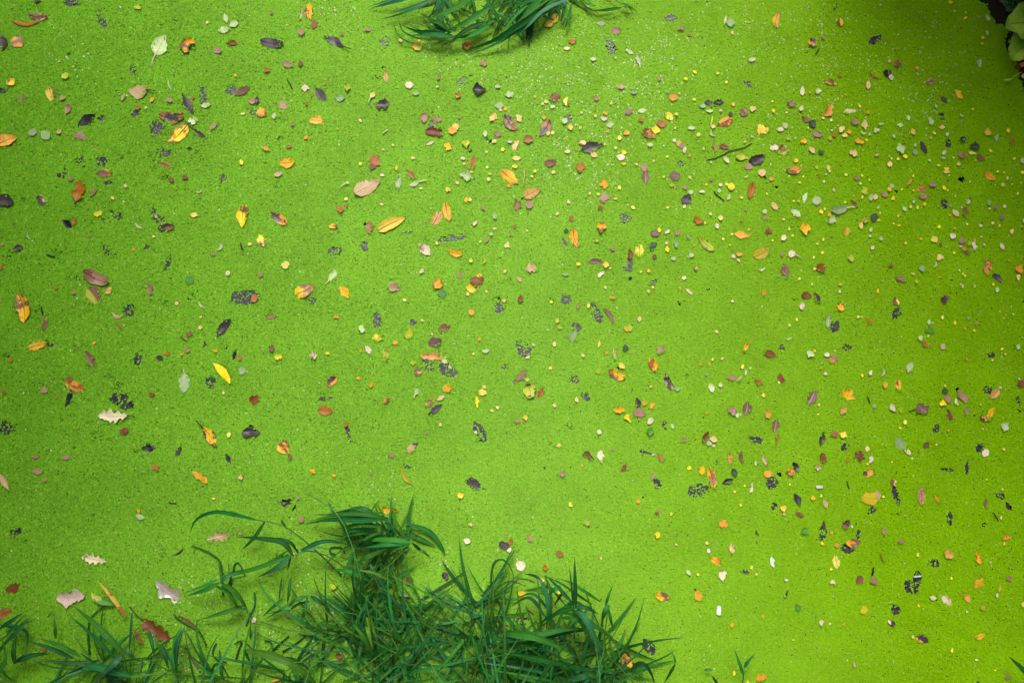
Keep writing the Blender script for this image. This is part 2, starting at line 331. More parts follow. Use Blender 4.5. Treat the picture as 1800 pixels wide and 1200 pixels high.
# a plain sheet of the same weed for the pond far outside the picture
m = bpy.data.materials.new('duckweed_far'); nt, b, out = nodes_of(m)
tc = nt.nodes.new('ShaderNodeTexCoord')
vo = nt.nodes.new('ShaderNodeTexVoronoi'); vo.inputs['Scale'].default_value = 380
nt.links.new(tc.outputs['Object'], vo.inputs['Vector'])
n = noise_n(nt, tc.outputs['Object'], 2.0, 4)
cA = mix_n(nt, n, (0.115, 0.29, 0.018, 1), (0.17, 0.35, 0.03, 1))
cB = mix_n(nt, smooth_n(nt, vo.outputs['Distance'], 0.3, 0.75), cA, (0.03, 0.09, 0.008, 1))
nt.links.new(cB, b.inputs['Base Color']); b.inputs['Roughness'].default_value = 0.5
M_far = m
DATA = """
T 0 0
265 5 50 35 0 el pu
505 15 110 60 -5 rg bk
690 90 50 40 110 rg pu
715 155 90 45 -50 rg pu
970 58 55 30 -15 el ol
180 165 205 60 -2 cr ob #orange-brown torn leaf shaped like a bird in flight
275 120 130 55 -5 el br+tn
20 300 110 70 100 el pu
125 300 90 80 0 rd pk+or
1230 150 40 25 0 rg bk
1460 165 25 25 0 rd pe
1130 320 150 110 62 ov wg s90 #pale green split leaf with a long white stalk
1325 325 110 95 60 lb yo+br #golden leaf crossed by a brown band
1590 135 70 35 -75 la wg
1648 175 65 45 20 el wg #rightmost of three pale leaflets meeting at one point
1575 215 75 50 10 el wg
1690 130 100 80 0 sp bk
1635 305 75 35 -10 el dr
1533 360 60 45 -10 el pk
490 380 60 50 0 sp bk
938 485 70 40 80 rg pu
465 540 55 45 20 el ol
358 665 115 65 -75 el y+br #small yellow oval leaf with a brown midrib
80 580 65 55 30 el br+y
5 640 40 90 90 rg bk
155 690 85 30 80 la pk
445 695 50 30 30 el tn
478 765 80 50 80 el pk
970 645 135 100 180 ov tn s60 #tan leaf with a slit and a black stalk
970 760 45 30 0 el ob
950 805 60 50 0 rg bk
1030 762 30 25 0 rd wg
1073 705 40 25 60 el or
1195 710 50 30 -20 el pk
870 690 50 20 70 el tn
1195 605 90 20 -70 cr wg
1320 735 170 75 -60 la pu #long purple-brown leaf standing on its tip
1360 690 30 30 0 rd ob
1280 790 30 20 0 rd ob
1425 680 150 50 -85 rg bk
1450 745 70 35 10 el wg
1210 825 180 80 -5 el pu+ob #dark purple oval leaf with a rusty end
1360 855 70 50 0 lb wg
1625 635 70 70 0 rg pu
1705 645 130 55 30 la br
1780 715 60 45 0 el pk
1785 790 60 40 0 rg pu
1710 805 40 25 0 rd pe
1660 535 30 25 0 rd or
610 845 150 70 30 la bk #black slate-coloured leaf slanting up to the right
715 830 50 40 0 rg bk
1100 895 90 100 -50 rg gd
1255 945 195 90 222 ov y+ob #bright yellow leaf with a brown edge and narrow tip
1395 935 120 35 -35 la pu s60
1505 890 70 35 40 el pk
50 990 150 80 20 el yo #golden leaf cut by the left edge of the picture
235 935 60 50 40 rd gg
325 955 70 70 40 rd gg #right one of two round grey-green leaves side by side
420 930 45 40 0 rd tn
560 960 110 60 -20 lb pk
1150 1075 90 60 0 rg pu
1085 1100 90 80 0 sp bk
1165 1160 110 35 -20 la ob
560 1145 80 80 0 rg pu
710 1140 80 70 0 rg bk
860 1105 30 30 0 rg bk
1700 1145 40 25 -70 el ly
1335 1045 30 12 -5 st bk
T 1 0
110 95 35 35 0 rd ob
315 100 85 25 80 el tn
375 85 120 60 88 el yo+br #spotted golden leaf near the top edge
410 175 65 45 80 el dr
320 230 55 45 0 el pk
115 305 165 75 -8 el pu #frayed dark purple-grey leaf lying nearly level
550 295 165 60 152 la pu s50 #purple-brown leaf with a black stalk, slanting down right
605 245 35 25 0 rd ob
785 215 45 25 0 el pk
905 290 65 60 80 rg bk
910 330 60 50 0 sp bk
1018 290 35 35 0 rd pe
1135 330 70 70 -45 el ol+yo
1148 290 20 25 0 rd ly
1485 325 80 55 10 lb yo+br
1785 90 40 50 0 el pk
225 455 80 45 -15 el pk
315 455 35 35 0 el dr
80 500 45 30 0 el ob
105 615 40 40 0 rg pu
240 595 80 10 -60 st bk
350 625 60 45 0 lb pa
390 675 35 25 0 rd ob
485 597 25 25 0 rd ob
455 665 120 65 -50 la pu #dull purple leaf pointing down right beside a grey-green one
590 690 75 50 -10 el gg
645 622 45 55 0 lb ol+yo
915 540 95 40 -80 el yo+tn
900 480 30 35 0 rg pu
845 555 90 50 0 sp bk
820 675 45 35 60 el pe s40
1078 603 55 50 0 rd pa+pk
1283 550 40 22 80 el pk
1275 615 25 20 0 rd wg
890 740 100 70 10 lb pu
1125 662 50 30 0 el gg
1450 575 60 70 -45 rg bk
1510 540 30 25 0 rg bk
1600 450 55 45 0 lb pk
1570 635 95 75 0 lb pu
1420 675 40 40 0 lb ob+y
1700 615 40 25 0 el wg
1780 670 55 45 0 el wg
1710 748 65 45 0 el gg
1755 768 35 30 0 rd or
1720 778 25 25 0 rd pe
10 710 35 45 0 el pu
190 740 85 55 -20 el tn
355 735 30 30 0 rd ob
40 795 75 65 20 el yo+ob
130 820 28 45 0 el wg
185 830 90 80 0 sp bk
430 850 115 60 -5 el yo #blunt golden leaf lying level on bare duckweed
258 878 30 25 0 el pk
735 850 45 35 0 rd pe
575 910 30 30 0 rd ol
170 975 40 30 0 rg pu
352 972 40 30 0 rd or
910 930 45 12 35 st pa
1185 825 85 55 85 el pk
1430 830 35 35 0 rd pk
1270 840 80 40 -20 el pk
1245 880 60 50 0 rg bk
1255 930 130 70 -10 lb dr #notched reddish-brown leaf below two pinkish ones
1380 925 50 70 80 lb yo
1405 895 50 50 0 el pe
1475 1012 55 55 0 lb y+ol
1350 1035 60 45 -30 lb yo
1225 1010 60 20 25 el pa
1785 865 140 75 -55 el pu+ob #dark brown oval leaf flecked with rust
1665 830 70 50 60 lb pe+or
1612 945 30 45 0 el wg
1640 985 35 45 0 rg pu
1675 998 45 40 0 rd pe
1700 945 60 40 -20 el pk
1735 1055 30 30 0 rd ly
1622 1072 22 22 0 rd pe
1510 1065 35 35 0 rg bk
70 1050 65 30 -30 la or
235 1035 50 20 5 la ob
220 1145 110 75 5 el yo #plain bright golden leaf alone on the duckweed
965 1025 28 28 0 rd pe
895 1055 28 28 0 rd pe
1105 1115 35 30 0 rd pe
735 1155 30 40 0 rd ly
840 1130 95 70 -50 lb ob
820 1175 45 40 0 el br
990 1185 20 35 0 el y
1455 1118 45 45 0 rd pa
1465 1155 30 30 0 rd pe
1520 1145 110 50 75 la ob
1625 1180 30 30 0 rd ly
1785 1000 30 25 0 lb pa
530 1145 20 20 0 rg bk
1580 770 15 15 0 rg bk
T 2 0
1 670 20 40 0 el wg
105 120 80 50 30 el yo
275 150 135 70 40 el y #yellow leaf caught under the right end of the top grass
360 135 70 15 85 st wg
525 55 45 40 0 rd pa
625 170 60 35 0 el gg
730 220 75 55 20 el pk #round mauve leaf above a speckled black patch
695 325 125 60 -80 rg bk
1115 125 90 45 0 rg bk
425 297 60 35 0 el ob
385 345 45 25 0 el pe
825 365 65 35 -25 lb wg
570 420 45 25 0 el wg
728 412 25 20 0 rd wg
885 418 80 38 105 el wg s30
1128 418 25 25 0 rd wg
1185 210 50 30 0 lb pk
1245 250 35 15 0 el ob
1497 150 70 15 80 el pa
1535 165 60 60 0 el gg
1548 237 40 35 0 rd pe
1685 425 55 30 15 el wg
1283 512 38 35 0 rd pe
1445 522 30 30 0 rd ly
1220 560 42 42 0 rd y
1035 558 25 30 0 el pk
1505 583 28 28 0 rd pe
1660 590 70 35 -35 rg bk
765 615 55 38 0 el tn+br
855 655 48 28 0 el gg
1095 650 28 28 0 rd gg
1133 690 60 50 -10 el or
1175 663 25 25 0 rd pe
1280 705 28 28 0 rd ly
1378 725 60 35 10 el bk
1450 722 75 35 5 el bk #right one of two black leaves end to end
1340 750 45 30 0 el wg
1553 738 42 42 0 rd yo
300 690 85 65 20 el br+pu
375 715 65 50 80 hf ly
398 742 25 25 0 rd br
240 718 35 35 0 rd pe
215 735 25 25 0 rd pe
160 685 28 28 0 rd pe
285 755 38 28 0 rd wg
592 695 35 40 0 el pk
695 732 22 22 0 rd pe
820 790 60 45 25 el pk
915 782 60 32 10 el wg
655 800 42 42 0 rd yo
645 838 50 30 -20 el pa
690 880 60 35 15 lb wg
488 797 32 32 0 rd pe
585 820 25 25 0 rd pe
395 835 60 50 -60 rg bk
370 855 40 45 0 el wg
1103 820 75 50 -50 el ol+y
1155 808 30 22 0 el ly
1388 785 50 22 0 el wg
1465 782 35 32 0 rd pe
1690 770 45 40 0 lb pe
1628 795 60 55 0 el br+pk
1050 872 70 55 0 el ob
905 850 40 25 0 lb ob
1495 862 120 65 205 ov dr+or #dark red-brown pointed leaf with an orange fringe
1535 805 30 30 0 el pu
1325 862 30 35 0 rg bk
1412 895 30 30 0 lb pe
1402 860 70 10 80 st ly
230 905 140 70 238 ov pu+ob #dark pointed leaf beside a chip of yellow-green
225 830 35 35 0 el ol
50 835 60 40 -60 lb pe
410 900 35 40 0 el pe
480 903 35 20 0 rd y
1145 905 28 28 0 rd pe
1260 905 55 28 0 el wg
255 942 38 35 0 rd pe
285 938 30 30 0 rd pe
803 940 48 48 0 rd y+or
670 928 25 25 0 rd or
1010 918 65 50 -20 el ly
965 942 115 70 -20 ov br+or #brown and orange leaf under a lemon-yellow one
755 975 28 32 0 el ly
1310 950 40 40 0 rd ly
1405 945 55 40 -60 cr wg
1760 910 85 80 0 lb y
1688 963 32 32 -50 cr wg
115 985 75 60 10 el ob
25 1020 85 45 60 lb pe+or
495 1010 50 40 0 el pe+br
565 1035 155 70 15 ov pu s20 #dark purple leaf with a pointed right tip
650 1018 22 22 0 rd ly
575 1090 60 40 -35 la pe
390 1070 45 38 0 rd pa
30 1115 60 35 0 el pe
270 1148 85 55 5 el br
480 1175 70 55 0 el ob
1140 992 30 28 0 rd pe
1185 1020 65 45 -40 el or+pk
1212 1060 45 25 80 el pa
1425 1035 80 30 -75 la pk
1490 1035 70 38 -5 el dr
1530 1072 340 9 20 st bk #long thin black twig
1725 1120 130 70 25 ov pu+bk #dark torn leaf at the right end of the black twig
1605 1110 70 50 0 el ol+br
1640 1118 40 12 -5 st ly
1505 1130 55 30 -50 el wg
1398 1145 30 30 0 rd wg
1190 1148 65 35 0 rg bk
1660 1175 60 45 0 el pk
727 1045 28 28 0 rd pe
785 1075 45 45 0 rd y
765 1108 60 45 0 el pa
970 1022 42 30 0 el wg
1065 1028 18 18 0 rd wg
785 1155 35 20 0 el y
875 1160 25 25 0 rd pe
995 1135 20 20 0 rd ly
1090 1105 25 20 0 rd ly
930 1180 60 45 80 el pk
1345 1050 30 30 0 rd pe
1245 1100 25 25 0 rd or
1635 1000 25 25 0 rd pe
20 1175 40 30 0 lb ly
T 3 0
62 140 115 50 80 ov or+yo s10 #orange leaf near the top edge, tip upward
505 160 55 45 -80 el br|yo
475 50 60 14 70 rg bk
310 305 70 60 -60 el pu+or #round dark leaf with an orange centre
345 365 50 10 55 st bk
275 368 25 20 0 rg bk
385 270 40 18 -50 el pk
910 55 30 22 0 rd ob
755 280 95 55 35 rg bk
830 283 25 25 0 rd ob
1278 22 38 32 0 rd ly
1308 83 25 25 0 rd pe
1385 95 22 22 0 rd ly
1383 132 32 30 0 rd y
1480 125 45 25 0 cr tn
1537 135 48 30 -70 el wg
1533 238 38 22 -75 el wg
1503 272 32 35 0 rd y
1500 315 25 30 0 rd y
1487 443 72 33 88 el wg #white oval leaf standing upright near the broad-leaved plant
905 455 60 45 0 lb dr+ob
850 437 25 25 0 rd pe
835 518 60 55 0 lb bk
862 550 35 40 0 el pa
1038 485 35 22 -45 la or
740 535 90 35 -35 cr ob
430 578 75 45 -15 el br+or
470 595 25 20 0 el or
503 530 38 22 70 el ob
700 605 35 60 0 lb pe
1140 578 60 42 0 el br+tn
240 645 65 33 88 el pa
350 648 42 40 0 lb wg
290 655 25 25 0 rd or
545 672 22 22 0 rd or
1340 665 85 40 -50 lb yo
1238 705 85 35 -45 la pu #dark cigar-shaped leaf with a pale tip
160 733 70 38 -30 el pk
230 768 42 30 70 el wg
425 780 100 60 60 lb or #apricot-coloured crumpled leaf at the right
440 850 25 25 0 rd pe
385 835 30 25 0 rd pe
575 785 100 35 10 lb yo+pa
640 752 30 30 0 rd y
605 862 60 40 -20 el pk
35 785 30 30 0 rd y
28 718 20 20 0 rd pe
128 795 20 20 0 rd pe
700 795 28 35 0 rd or
1175 752 40 20 -70 cr wg
1225 818 50 40 -50 rg gd
1355 817 35 25 -30 cr wg
1433 773 28 25 0 rd pe
265 842 75 35 -30 la br
310 875 60 50 -60 el dg
118 888 45 40 -60 el wg
85 915 45 35 0 el pa
983 832 28 35 0 el wg
1143 855 60 35 -80 lb wg
675 885 45 60 0 lb pe
790 875 35 22 0 el wg
925 885 45 30 0 lb wg
345 945 85 48 -15 el pk #greyish-pink oval leaf with faint veins
280 903 20 20 0 rd ly
445 920 25 25 0 rd pe
513 915 50 35 55 el pe
570 933 35 28 0 el or
535 958 38 28 0 el pe
460 955 35 28 0 el ob
665 940 45 28 -20 cr wg
710 948 32 32 0 rd wg
760 920 40 38 0 lb wg
1015 930 50 28 -70 el pe
1220 900 40 30 0 el pe
1110 908 20 18 0 rd wg
1165 940 25 15 -40 el ly
1258 948 42 40 0 rd wg
140 978 35 30 0 el ol
245 1000 45 35 0 lb yo
435 975 30 35 0 el ol
640 1000 65 38 -15 lb or
690 990 25 25 0 rd y
880 962 20 30 0 el wg
1143 972 32 32 0 rd ol
1540 940 48 55 0 lb y
1682 925 28 32 0 el y
1605 972 50 25 75 el wg
1715 998 50 28 80 la ob
1365 985 45 40 0 el dg
1378 978 25 20 0 rd pa
1450 1035 65 60 0 lb dg #dark green leaf chip near the right edge
1270 1010 40 50 0 rg pu
40 1045 60 50 0 lb pa
110 1055 80 90 -60 lb br+ol
305 1060 55 35 -50 el pe
370 1075 45 30 0 lb dg
595 1082 55 50 0 lb pe
930 1050 60 65 0 lb wg
1030 1025 30 30 0 rd wg
1030 1075 35 40 0 el gg
1093 1040 100 40 -65 el pu #smooth dark purple leaf pointing down right among pale chips
1235 1078 45 42 0 rd wg
1230 1115 35 20 0 el wg
1360 1095 60 42 -10 el ob+pk
1430 1080 60 20 -10 lb ly
1490 1110 60 38 -25 el br
1560 1063 32 35 0 rd pe
960 1105 35 28 0 el y
865 1118 25 25 0 rd ly
910 1122 25 25 0 rd pe
1130 1133 25 25 0 rd wg
760 1095 35 20 0 el tn
1455 1130 25 25 0 rd ol
1725 1120 28 28 0 rd ly
1300 1112 20 20 0 rd ly
1785 1135 30 45 0 el wg
1335 1158 32 38 0 rd pe
1195 1168 30 28 0 rd y
850 1160 35 45 0 lb pe
495 1165 35 12 -5 rg bk
190 1133 40 28 0 el ob+y
180 1200 110 55 5 el br+or #dark brown leaf with orange marks beside a tiny black chip
420 1185 25 35 0 el ly
15 1160 25 22 0 rd pe
340 1180 20 30 0 el ol
1250 1190 40 20 0 el y
T 0 1
440 15 80 60 20 rg pu
735 20 110 55 0 el br+yo
35 215 140 90 -12 el pu #slate-purple leaf cut by the left edge
290 205 90 65 -60 el pu+tn #round dark leaf with a tan rim
165 205 40 25 -20 rg bk
560 145 150 85 75 lb ob s20 #rust-brown ragged leaf with a thin top stalk
660 155 80 35 50 la pk
500 62 40 30 0 el pk
885 110 42 42 0 rd pe
795 195 35 28 0 rd pe
760 85 50 40 0 rg bk
1165 55 80 60 0 sp bk
1210 70 40 35 0 lb dr
1305 52 45 30 0 lb dr
1570 50 45 55 0 rg gd
1405 150 50 25 20 cr wg
695 300 65 50 20 lb ol+yo
820 310 85 55 -35 rg bk
725 345 25 25 0 rg br
480 375 95 80 -50 hf bk #black folded leaf with a raised brown flap
527 360 60 28 75 el ob
520 450 50 10 -75 st ol
105 385 25 35 0 rg bk
205 465 65 25 -60 cr gg
975 390 80 35 -35 cr wg
1100 325 42 35 0 rd tn
1120 340 80 60 -30 rg bk
1075 285 50 50 0 rg bk
1170 400 120 60 5 lb br+pu #brown curled leaf below a black smudge
1370 315 50 35 0 el pe
1710 320 170 80 262 ov y+br #yellow leaf with a brown upper corner
130 545 70 40 15 el pu
65 590 120 70 30 sp bk
18 520 30 30 0 rd pk
630 460 25 25 0 rd pk
1085 465 25 25 0 rd pe
360 600 60 18 -20 st dg
410 570 120 60 0 sp bk
480 585 40 40 0 sp bk
745 555 100 40 -60 rg br
785 600 100 60 -20 sp bk
940 555 28 30 0 rd or
1030 540 50 30 0 rg bk
1550 540 65 45 60 cr wg
1500 590 35 35 0 rd pk
1760 518 32 32 0 rd pe
1700 535 50 14 -75 st bk
1180 650 100 40 70 rg bk
1605 722 32 40 0 el pa
515 745 85 85 0 sp bk
680 755 195 100 -25 el br+pk #large mauve-brown oval leaf above a half-yellow one
650 868 150 125 -55 el ol|br #leaf half yellow-green and half brown along the midrib
765 845 65 40 45 el y+pk
400 825 30 35 0 rd ob
525 858 35 25 0 el pk
10 680 25 40 0 el ob
1055 830 95 42 -80 el pk
1335 770 62 62 0 rd gr #round green leaf half sunk in the duckweed
160 965 205 105 -78 el yo+br #large golden leaf speckled brown, standing upright
135 860 30 30 0 rg pu
260 975 80 60 0 sp bk
300 985 60 14 -80 st bk
315 1065 105 42 85 ov br+pk
825 1020 85 60 -15 cr tn
905 980 85 70 70 rg gd
835 1090 60 20 -40 la ob
1245 935 42 42 0 rd pe
1415 945 65 28 -50 cr pa
1340 885 70 70 0 sp bk
1165 930 50 50 0 sp bk
1415 1030 32 28 0 rd pe
1410 1105 38 35 0 rd pe
1335 1150 50 35 0 el br
1575 1100 150 60 50 el pu #mottled grey-purple leaf slanting up to the right
1720 890 190 95 0 rg bk
1790 900 45 60 0 el ob
1290 1180 55 14 -40 st br
T 1 1
160 28 60 35 20 el tn
645 90 30 28 0 rd pa s50
785 115 205 105 27 ov tn #big tan leaf with a white midrib
1003 80 110 45 85 el gg #upright sage-green leaf with a dark edge
1090 25 100 40 -45 la ob
1115 95 70 35 200 el wg s50
888 35 30 20 0 el pa
635 203 32 32 0 rd pe
1160 128 32 32 0 rd pe
1415 88 30 30 0 rd pe
1350 138 35 35 0 lb y
1480 40 100 60 -15 lb wg
1515 12 30 30 0 rd pe
1570 35 25 25 0 rg bk
1635 65 28 28 0 rd pe
1645 25 25 25 0 rd ol
1785 50 150 80 -38 ov yo+or #golden-orange pointed leaf slanting down right
1775 110 40 35 0 rd or
595 272 50 50 0 rd ob
640 250 30 25 0 rd ob
160 335 145 65 145 ov pu+or #black-purple leaf with an orange lower end
885 240 30 30 0 rd pe
955 375 215 80 25 ov y #large lemon-yellow leaf with a jagged upper edge
775 385 45 38 0 rg pu
800 400 90 50 85 lb pk+ob
1268 330 125 75 65 el ot #left one of two tan-orange leaves joined at the top
1345 288 140 60 -78 el ot
1505 208 35 40 0 rd pe
1478 210 30 35 0 lb yo
1595 265 55 22 -45 la pk
1610 190 20 20 0 rd pk
1680 325 28 45 0 el gg
1540 372 45 28 60 el pa+br
40 495 90 75 -70 lb ly+br
545 393 60 40 0 lb br+yo
530 437 22 22 0 rd or
1060 437 70 20 5 rg pu
555 565 90 55 15 rg pu
765 530 50 60 0 rg bk
1185 555 115 65 -45 el pa+pk #pinkish veined leaf by a black streak
1195 485 45 40 0 sp bk
1380 475 210 50 8 rg bk #long black ragged streak of rotted leaf
1272 512 32 25 0 rd ly
1577 503 26 26 0 rd ly
1678 410 28 25 0 rd pe
1655 450 30 20 0 el wg
1622 490 55 20 55 la pk
1765 525 45 35 60 lb pe
1790 455 25 25 0 rd pk
1400 578 115 50 -15 el ot #mustard leaf with a dark spot beneath
1425 620 30 30 0 rg pu
210 665 55 52 80 rd ly
1512 635 28 28 0 lb ly
1605 637 50 40 80 cr ol
1750 710 32 32 0 rd pe
540 730 105 55 55 el wg s40 #whitish leaf with a fine stalk at its lower end
1165 708 40 30 45 lb pa
1720 640 60 90 0 sp bk
345 845 155 95 25 ov yo+pk #golden leaf with a grey upper stripe
625 855 105 55 -50 lb yo
970 820 70 85 60 lb pk+tn
1435 735 65 25 80 la pk
1280 800 65 85 -60 lb yo+br
1310 865 65 65 0 rd gr
1045 912 35 35 0 rd pe
1555 775 100 85 20 lb br #reddish-brown leaf lying on a yellow-green one
1515 825 80 60 0 el ol+yo
1490 870 28 28 0 rd pe
1570 740 40 30 0 el yo
35 735 35 35 0 lb pk
395 915 50 45 0 rg bk
110 1022 85 45 5 hf pk
565 1030 40 30 0 lb or
1620 850 30 25 0 rd pe
1700 930 150 150 0 sp bk
1710 965 70 50 80 rg bk
1745 915 30 30 0 rd pe
1515 997 45 42 -60 el pe+or
850 1050 100 60 -80 rg bk
1105 1070 55 45 -60 rg bk
1170 1055 32 32 0 rd pe
745 1115 55 45 -70 lb wg
855 1180 75 50 0 lb y+ol
1075 1145 85 60 85 el ol #lime-yellow oval leaf standing upright
1325 1105 90 50 20 el br
1240 1150 22 22 0 rd pe
1570 1185 30 30 0 rd or
T 2 1
85 50 130 13 85 st tn
140 45 32 25 0 rd pe
160 8 30 30 0 rd ly
290 15 30 30 0 rd pe
140 160 130 75 25 ov ot s20 #orange-tan leaf with a pointed right tip
35 240 80 60 -80 lb pk
122 243 55 55 0 rd pk
645 100 65 60 0 lb or
755 122 35 35 0 rd ly
545 165 28 28 0 rd pe
605 168 35 38 0 rd ly
650 195 80 65 20 lb pk
725 200 30 25 0 rd y
620 262 35 35 0 lb dr
480 5 40 25 0 el ob
940 40 95 65 88 el pm #dark mauve oval leaf standing upright
1145 38 75 65 0 rd pm
1065 48 20 20 0 rd pe
1122 105 35 28 0 el ol
1248 53 30 30 0 rd ly
1400 68 48 42 0 rd pk
1215 120 30 40 0 el pk
1255 155 40 30 0 el wg
1465 103 40 40 0 rd pa
1508 100 32 32 0 rd pe
1540 118 52 52 0 rd y+ol
1335 152 45 18 0 el pa
1365 100 25 25 0 rd y
1225 205 80 70 50 el pu #dark leaf with a cream disc below it
1210 255 38 38 0 rd pa
1430 165 40 10 -55 st bk
1460 190 80 9 -40 st dg
1455 145 25 30 0 el wg
1520 190 45 20 70 el wg
1645 45 32 25 30 cr wg
1755 18 55 48 0 rd pe
1775 45 30 12 -40 st bk
1680 145 120 55 258 ov ob #rust leaf hanging tip down
1790 165 20 30 0 rd y
1612 193 30 30 0 rd pe
1640 275 25 25 0 rd pk
318 305 42 48 0 rd pe
398 225 28 28 0 rd pe
270 328 20 20 0 rd wg
415 340 35 38 0 lb ob
20 395 35 38 0 rd ob
105 425 25 25 0 rd pe
380 425 35 25 0 el dg
630 400 70 72 0 lb yo+br #small ragged orange-gold leaf
800 335 80 70 0 rg gd
875 365 20 20 0 rg bk
443 475 140 62 -75 el yo+or #golden upright leaf with a rusty stripe
850 262 38 35 0 rd ly
1093 262 28 28 0 rd ly
370 500 60 22 -60 rg bk
595 495 35 25 0 el ol
1005 443 65 50 -15 el pm
1033 420 25 35 0 el y
1090 432 40 22 40 el pa
1160 438 48 45 0 rd pk
1240 468 55 28 -60 cr gg
1150 515 60 30 -75 el gg
985 530 75 70 50 hf dg #dark teal-green torn leaf
898 562 95 65 88 el lm #bright lime-yellow oval leaf
830 590 80 32 -86 el dr+bk
830 650 120 35 -86 rg bk
800 690 60 30 -40 rg bk
832 765 35 35 0 rg bk
785 547 15 25 0 rg bk
1085 512 26 26 0 rd pe
1090 555 30 40 0 lb y
705 552 38 28 0 lb pk
1365 515 145 60 -45 el ol+gs #olive leaf with a grey middle, slanting down right
1310 352 75 55 -25 lb ob
1355 370 20 20 0 rd ly
1440 392 30 38 0 el pa
1465 335 35 38 0 el pe
1395 308 28 28 0 rd pe
1610 355 25 25 0 rd ob
1775 290 35 35 0 rd pe
1780 335 38 38 0 rd pk
1790 430 25 35 0 el dr
1620 450 115 55 -5 lb ot #crumpled tan-orange leaf lying level
1662 418 25 25 0 rd ly
1545 448 20 20 0 rd ly
1483 483 22 22 0 rd pe
1528 525 26 26 0 rd y
1278 527 30 30 0 rd or
1300 570 15 15 0 rg bk
1755 580 125 80 30 ov oy #smooth yellow-olive oval leaf
585 638 110 60 3 hf pm #mauve-brown triangular leaf lying level
465 660 38 32 0 rd y
660 665 45 45 0 lb y
690 688 25 25 0 rd pe
625 730 60 35 45 lb pa
905 713 22 22 0 rd pe
958 707 30 35 0 rd yo
1000 608 32 28 0 el dr
1133 620 38 28 0 el wg
1260 597 35 28 0 el wg
1240 608 40 15 -20 cr wg
1555 605 28 28 40 lb pa
1595 590 45 28 0 el yo
1590 632 30 28 0 rd pe
1290 690 40 28 -80 el ly+br
1208 755 28 30 0 lb pa
135 692 75 70 0 lb tn #cream-coloured ragged leaf with a dent
50 765 50 25 -45 el tn
375 730 45 25 0 el gg
1755 697 45 30 20 cr pa
655 822 30 28 0 rd pe
705 893 42 32 0 hf or
990 790 70 30 35 rg bk
960 850 32 28 0 rd pe
990 822 25 25 0 rd pe
1180 827 22 22 0 rd or
1245 852 70 22 -40 la pe+pa
1380 825 30 40 0 rg gd
60 905 40 45 0 el dr
275 905 70 60 0 sp bk
275 925 25 25 0 rd ly
380 905 70 70 0 rg bk
590 1000 130 65 -65 rg bk
538 950 35 22 80 el ly
685 1015 130 48 -55 hf pm #narrow mauve-brown leaf beside a speckled black one
460 955 25 30 0 el pk
1180 935 30 30 0 rg gd
1548 920 30 30 0 rd pa
1770 860 50 28 75 la or
895 1045 40 28 85 el pe
1438 1133 35 38 0 rd pe
1425 1105 20 20 0 rg gd
815 1108 60 55 0 lb or+ol
318 1055 40 28 70 el ol
335 1100 40 28 -40 el ol
450 1098 70 55 -20 rg bk
430 1165 85 65 75 el gg #pale grey-green leaf below a black smudge
T 3 1
20 62 35 40 0 rd or
55 118 40 22 15 rg bk
45 252 62 38 -55 el pe
255 190 80 50 75 hf wg #pale crescent-backed leaf left of a round pale green one
340 213 65 60 0 rd wg
195 300 80 48 -35 el wg
498 278 115 62 192 el gg s50 #large grey-green leaf with a long pale stalk
445 348 65 55 60 lb wg
460 140 32 30 0 rd pe
220 88 25 25 0 rd pe
245 45 22 22 0 rd ly
390 80 25 25 0 rd pe
405 30 28 25 0 rd wg
355 42 25 25 0 rd ob
545 32 25 25 0 rd pe
430 8 22 22 0 rd pe
620 55 42 30 -20 el pk
658 38 22 22 0 rd pe
710 68 22 22 0 rd pe
645 95 25 28 0 rd wg
178 218 20 22 0 rd ly
212 218 22 22 0 rd ol
105 345 24 24 0 rd pe
260 410 75 80 0 lb yo #bright golden ragged leaf among pale chips
550 425 82 52 85 el oy #mustard oval leaf standing upright among pale chips
677 145 60 40 -80 lb ol
660 190 32 22 80 rd pe
720 192 48 35 80 el wg
750 188 42 32 80 el pe
812 170 55 32 -40 el pk
865 112 35 25 -60 el wg
850 135 28 35 0 el y
937 135 24 24 0 rd ly
905 145 25 28 0 rg bk
875 197 40 42 0 rd y
540 225 22 22 0 rd ly
605 230 80 25 -40 la dr
370 292 30 30 0 lb y
395 272 30 25 70 rd pe
428 310 35 22 75 el or
743 332 62 55 70 lb dg #dark green notched leaf near a small lemon disc
785 300 18 18 0 rd ly
778 350 25 28 0 rd ly
680 350 50 50 0 lb br+ol
652 388 55 28 85 el pe
770 262 25 18 80 el wg
955 272 38 25 -60 el wg
990 82 65 22 50 la or
1018 40 22 22 0 rd pe
1085 128 85 45 5 ov ob+or #orange-brown leaf with a dark rim
1150 100 50 40 0 lb pk
1085 183 58 38 0 el pk
1020 142 20 20 0 rd ly
1190 125 20 20 0 rd ol
1233 125 35 25 -60 el y
1260 142 20 20 0 rd ly
1360 58 45 45 0 rg bk
1250 10 45 30 0 el pe
1270 37 22 22 0 rd ly
1415 82 28 20 80 rd ly
1558 38 95 45 -40 el or #orange leaf slanting down right at the right side
1645 103 28 35 0 rd pe
1678 55 30 22 80 rd pe
1610 10 22 22 0 rd ly
1655 15 20 20 0 rd ly
1785 15 35 30 0 rd ly
1750 165 28 20 80 rd ly
1775 88 20 20 0 rd pe
1712 98 18 18 0 rd ly
1312 180 25 18 80 rd pe
1020 222 30 24 80 rd pe
998 258 28 30 0 rd pe
1047 263 38 30 80 rd pe
1098 238 38 32 80 rd y
1240 232 65 45 -75 rg gd
1280 250 25 25 0 rd gg
1315 300 60 35 -50 el pe+pa
1382 290 68 38 75 el dr #brick-red oval leaf tilted up right
1272 315 28 32 0 rd or
1402 222 38 28 70 el wg
1360 262 20 20 0 rd pe
1418 195 25 22 0 rd br
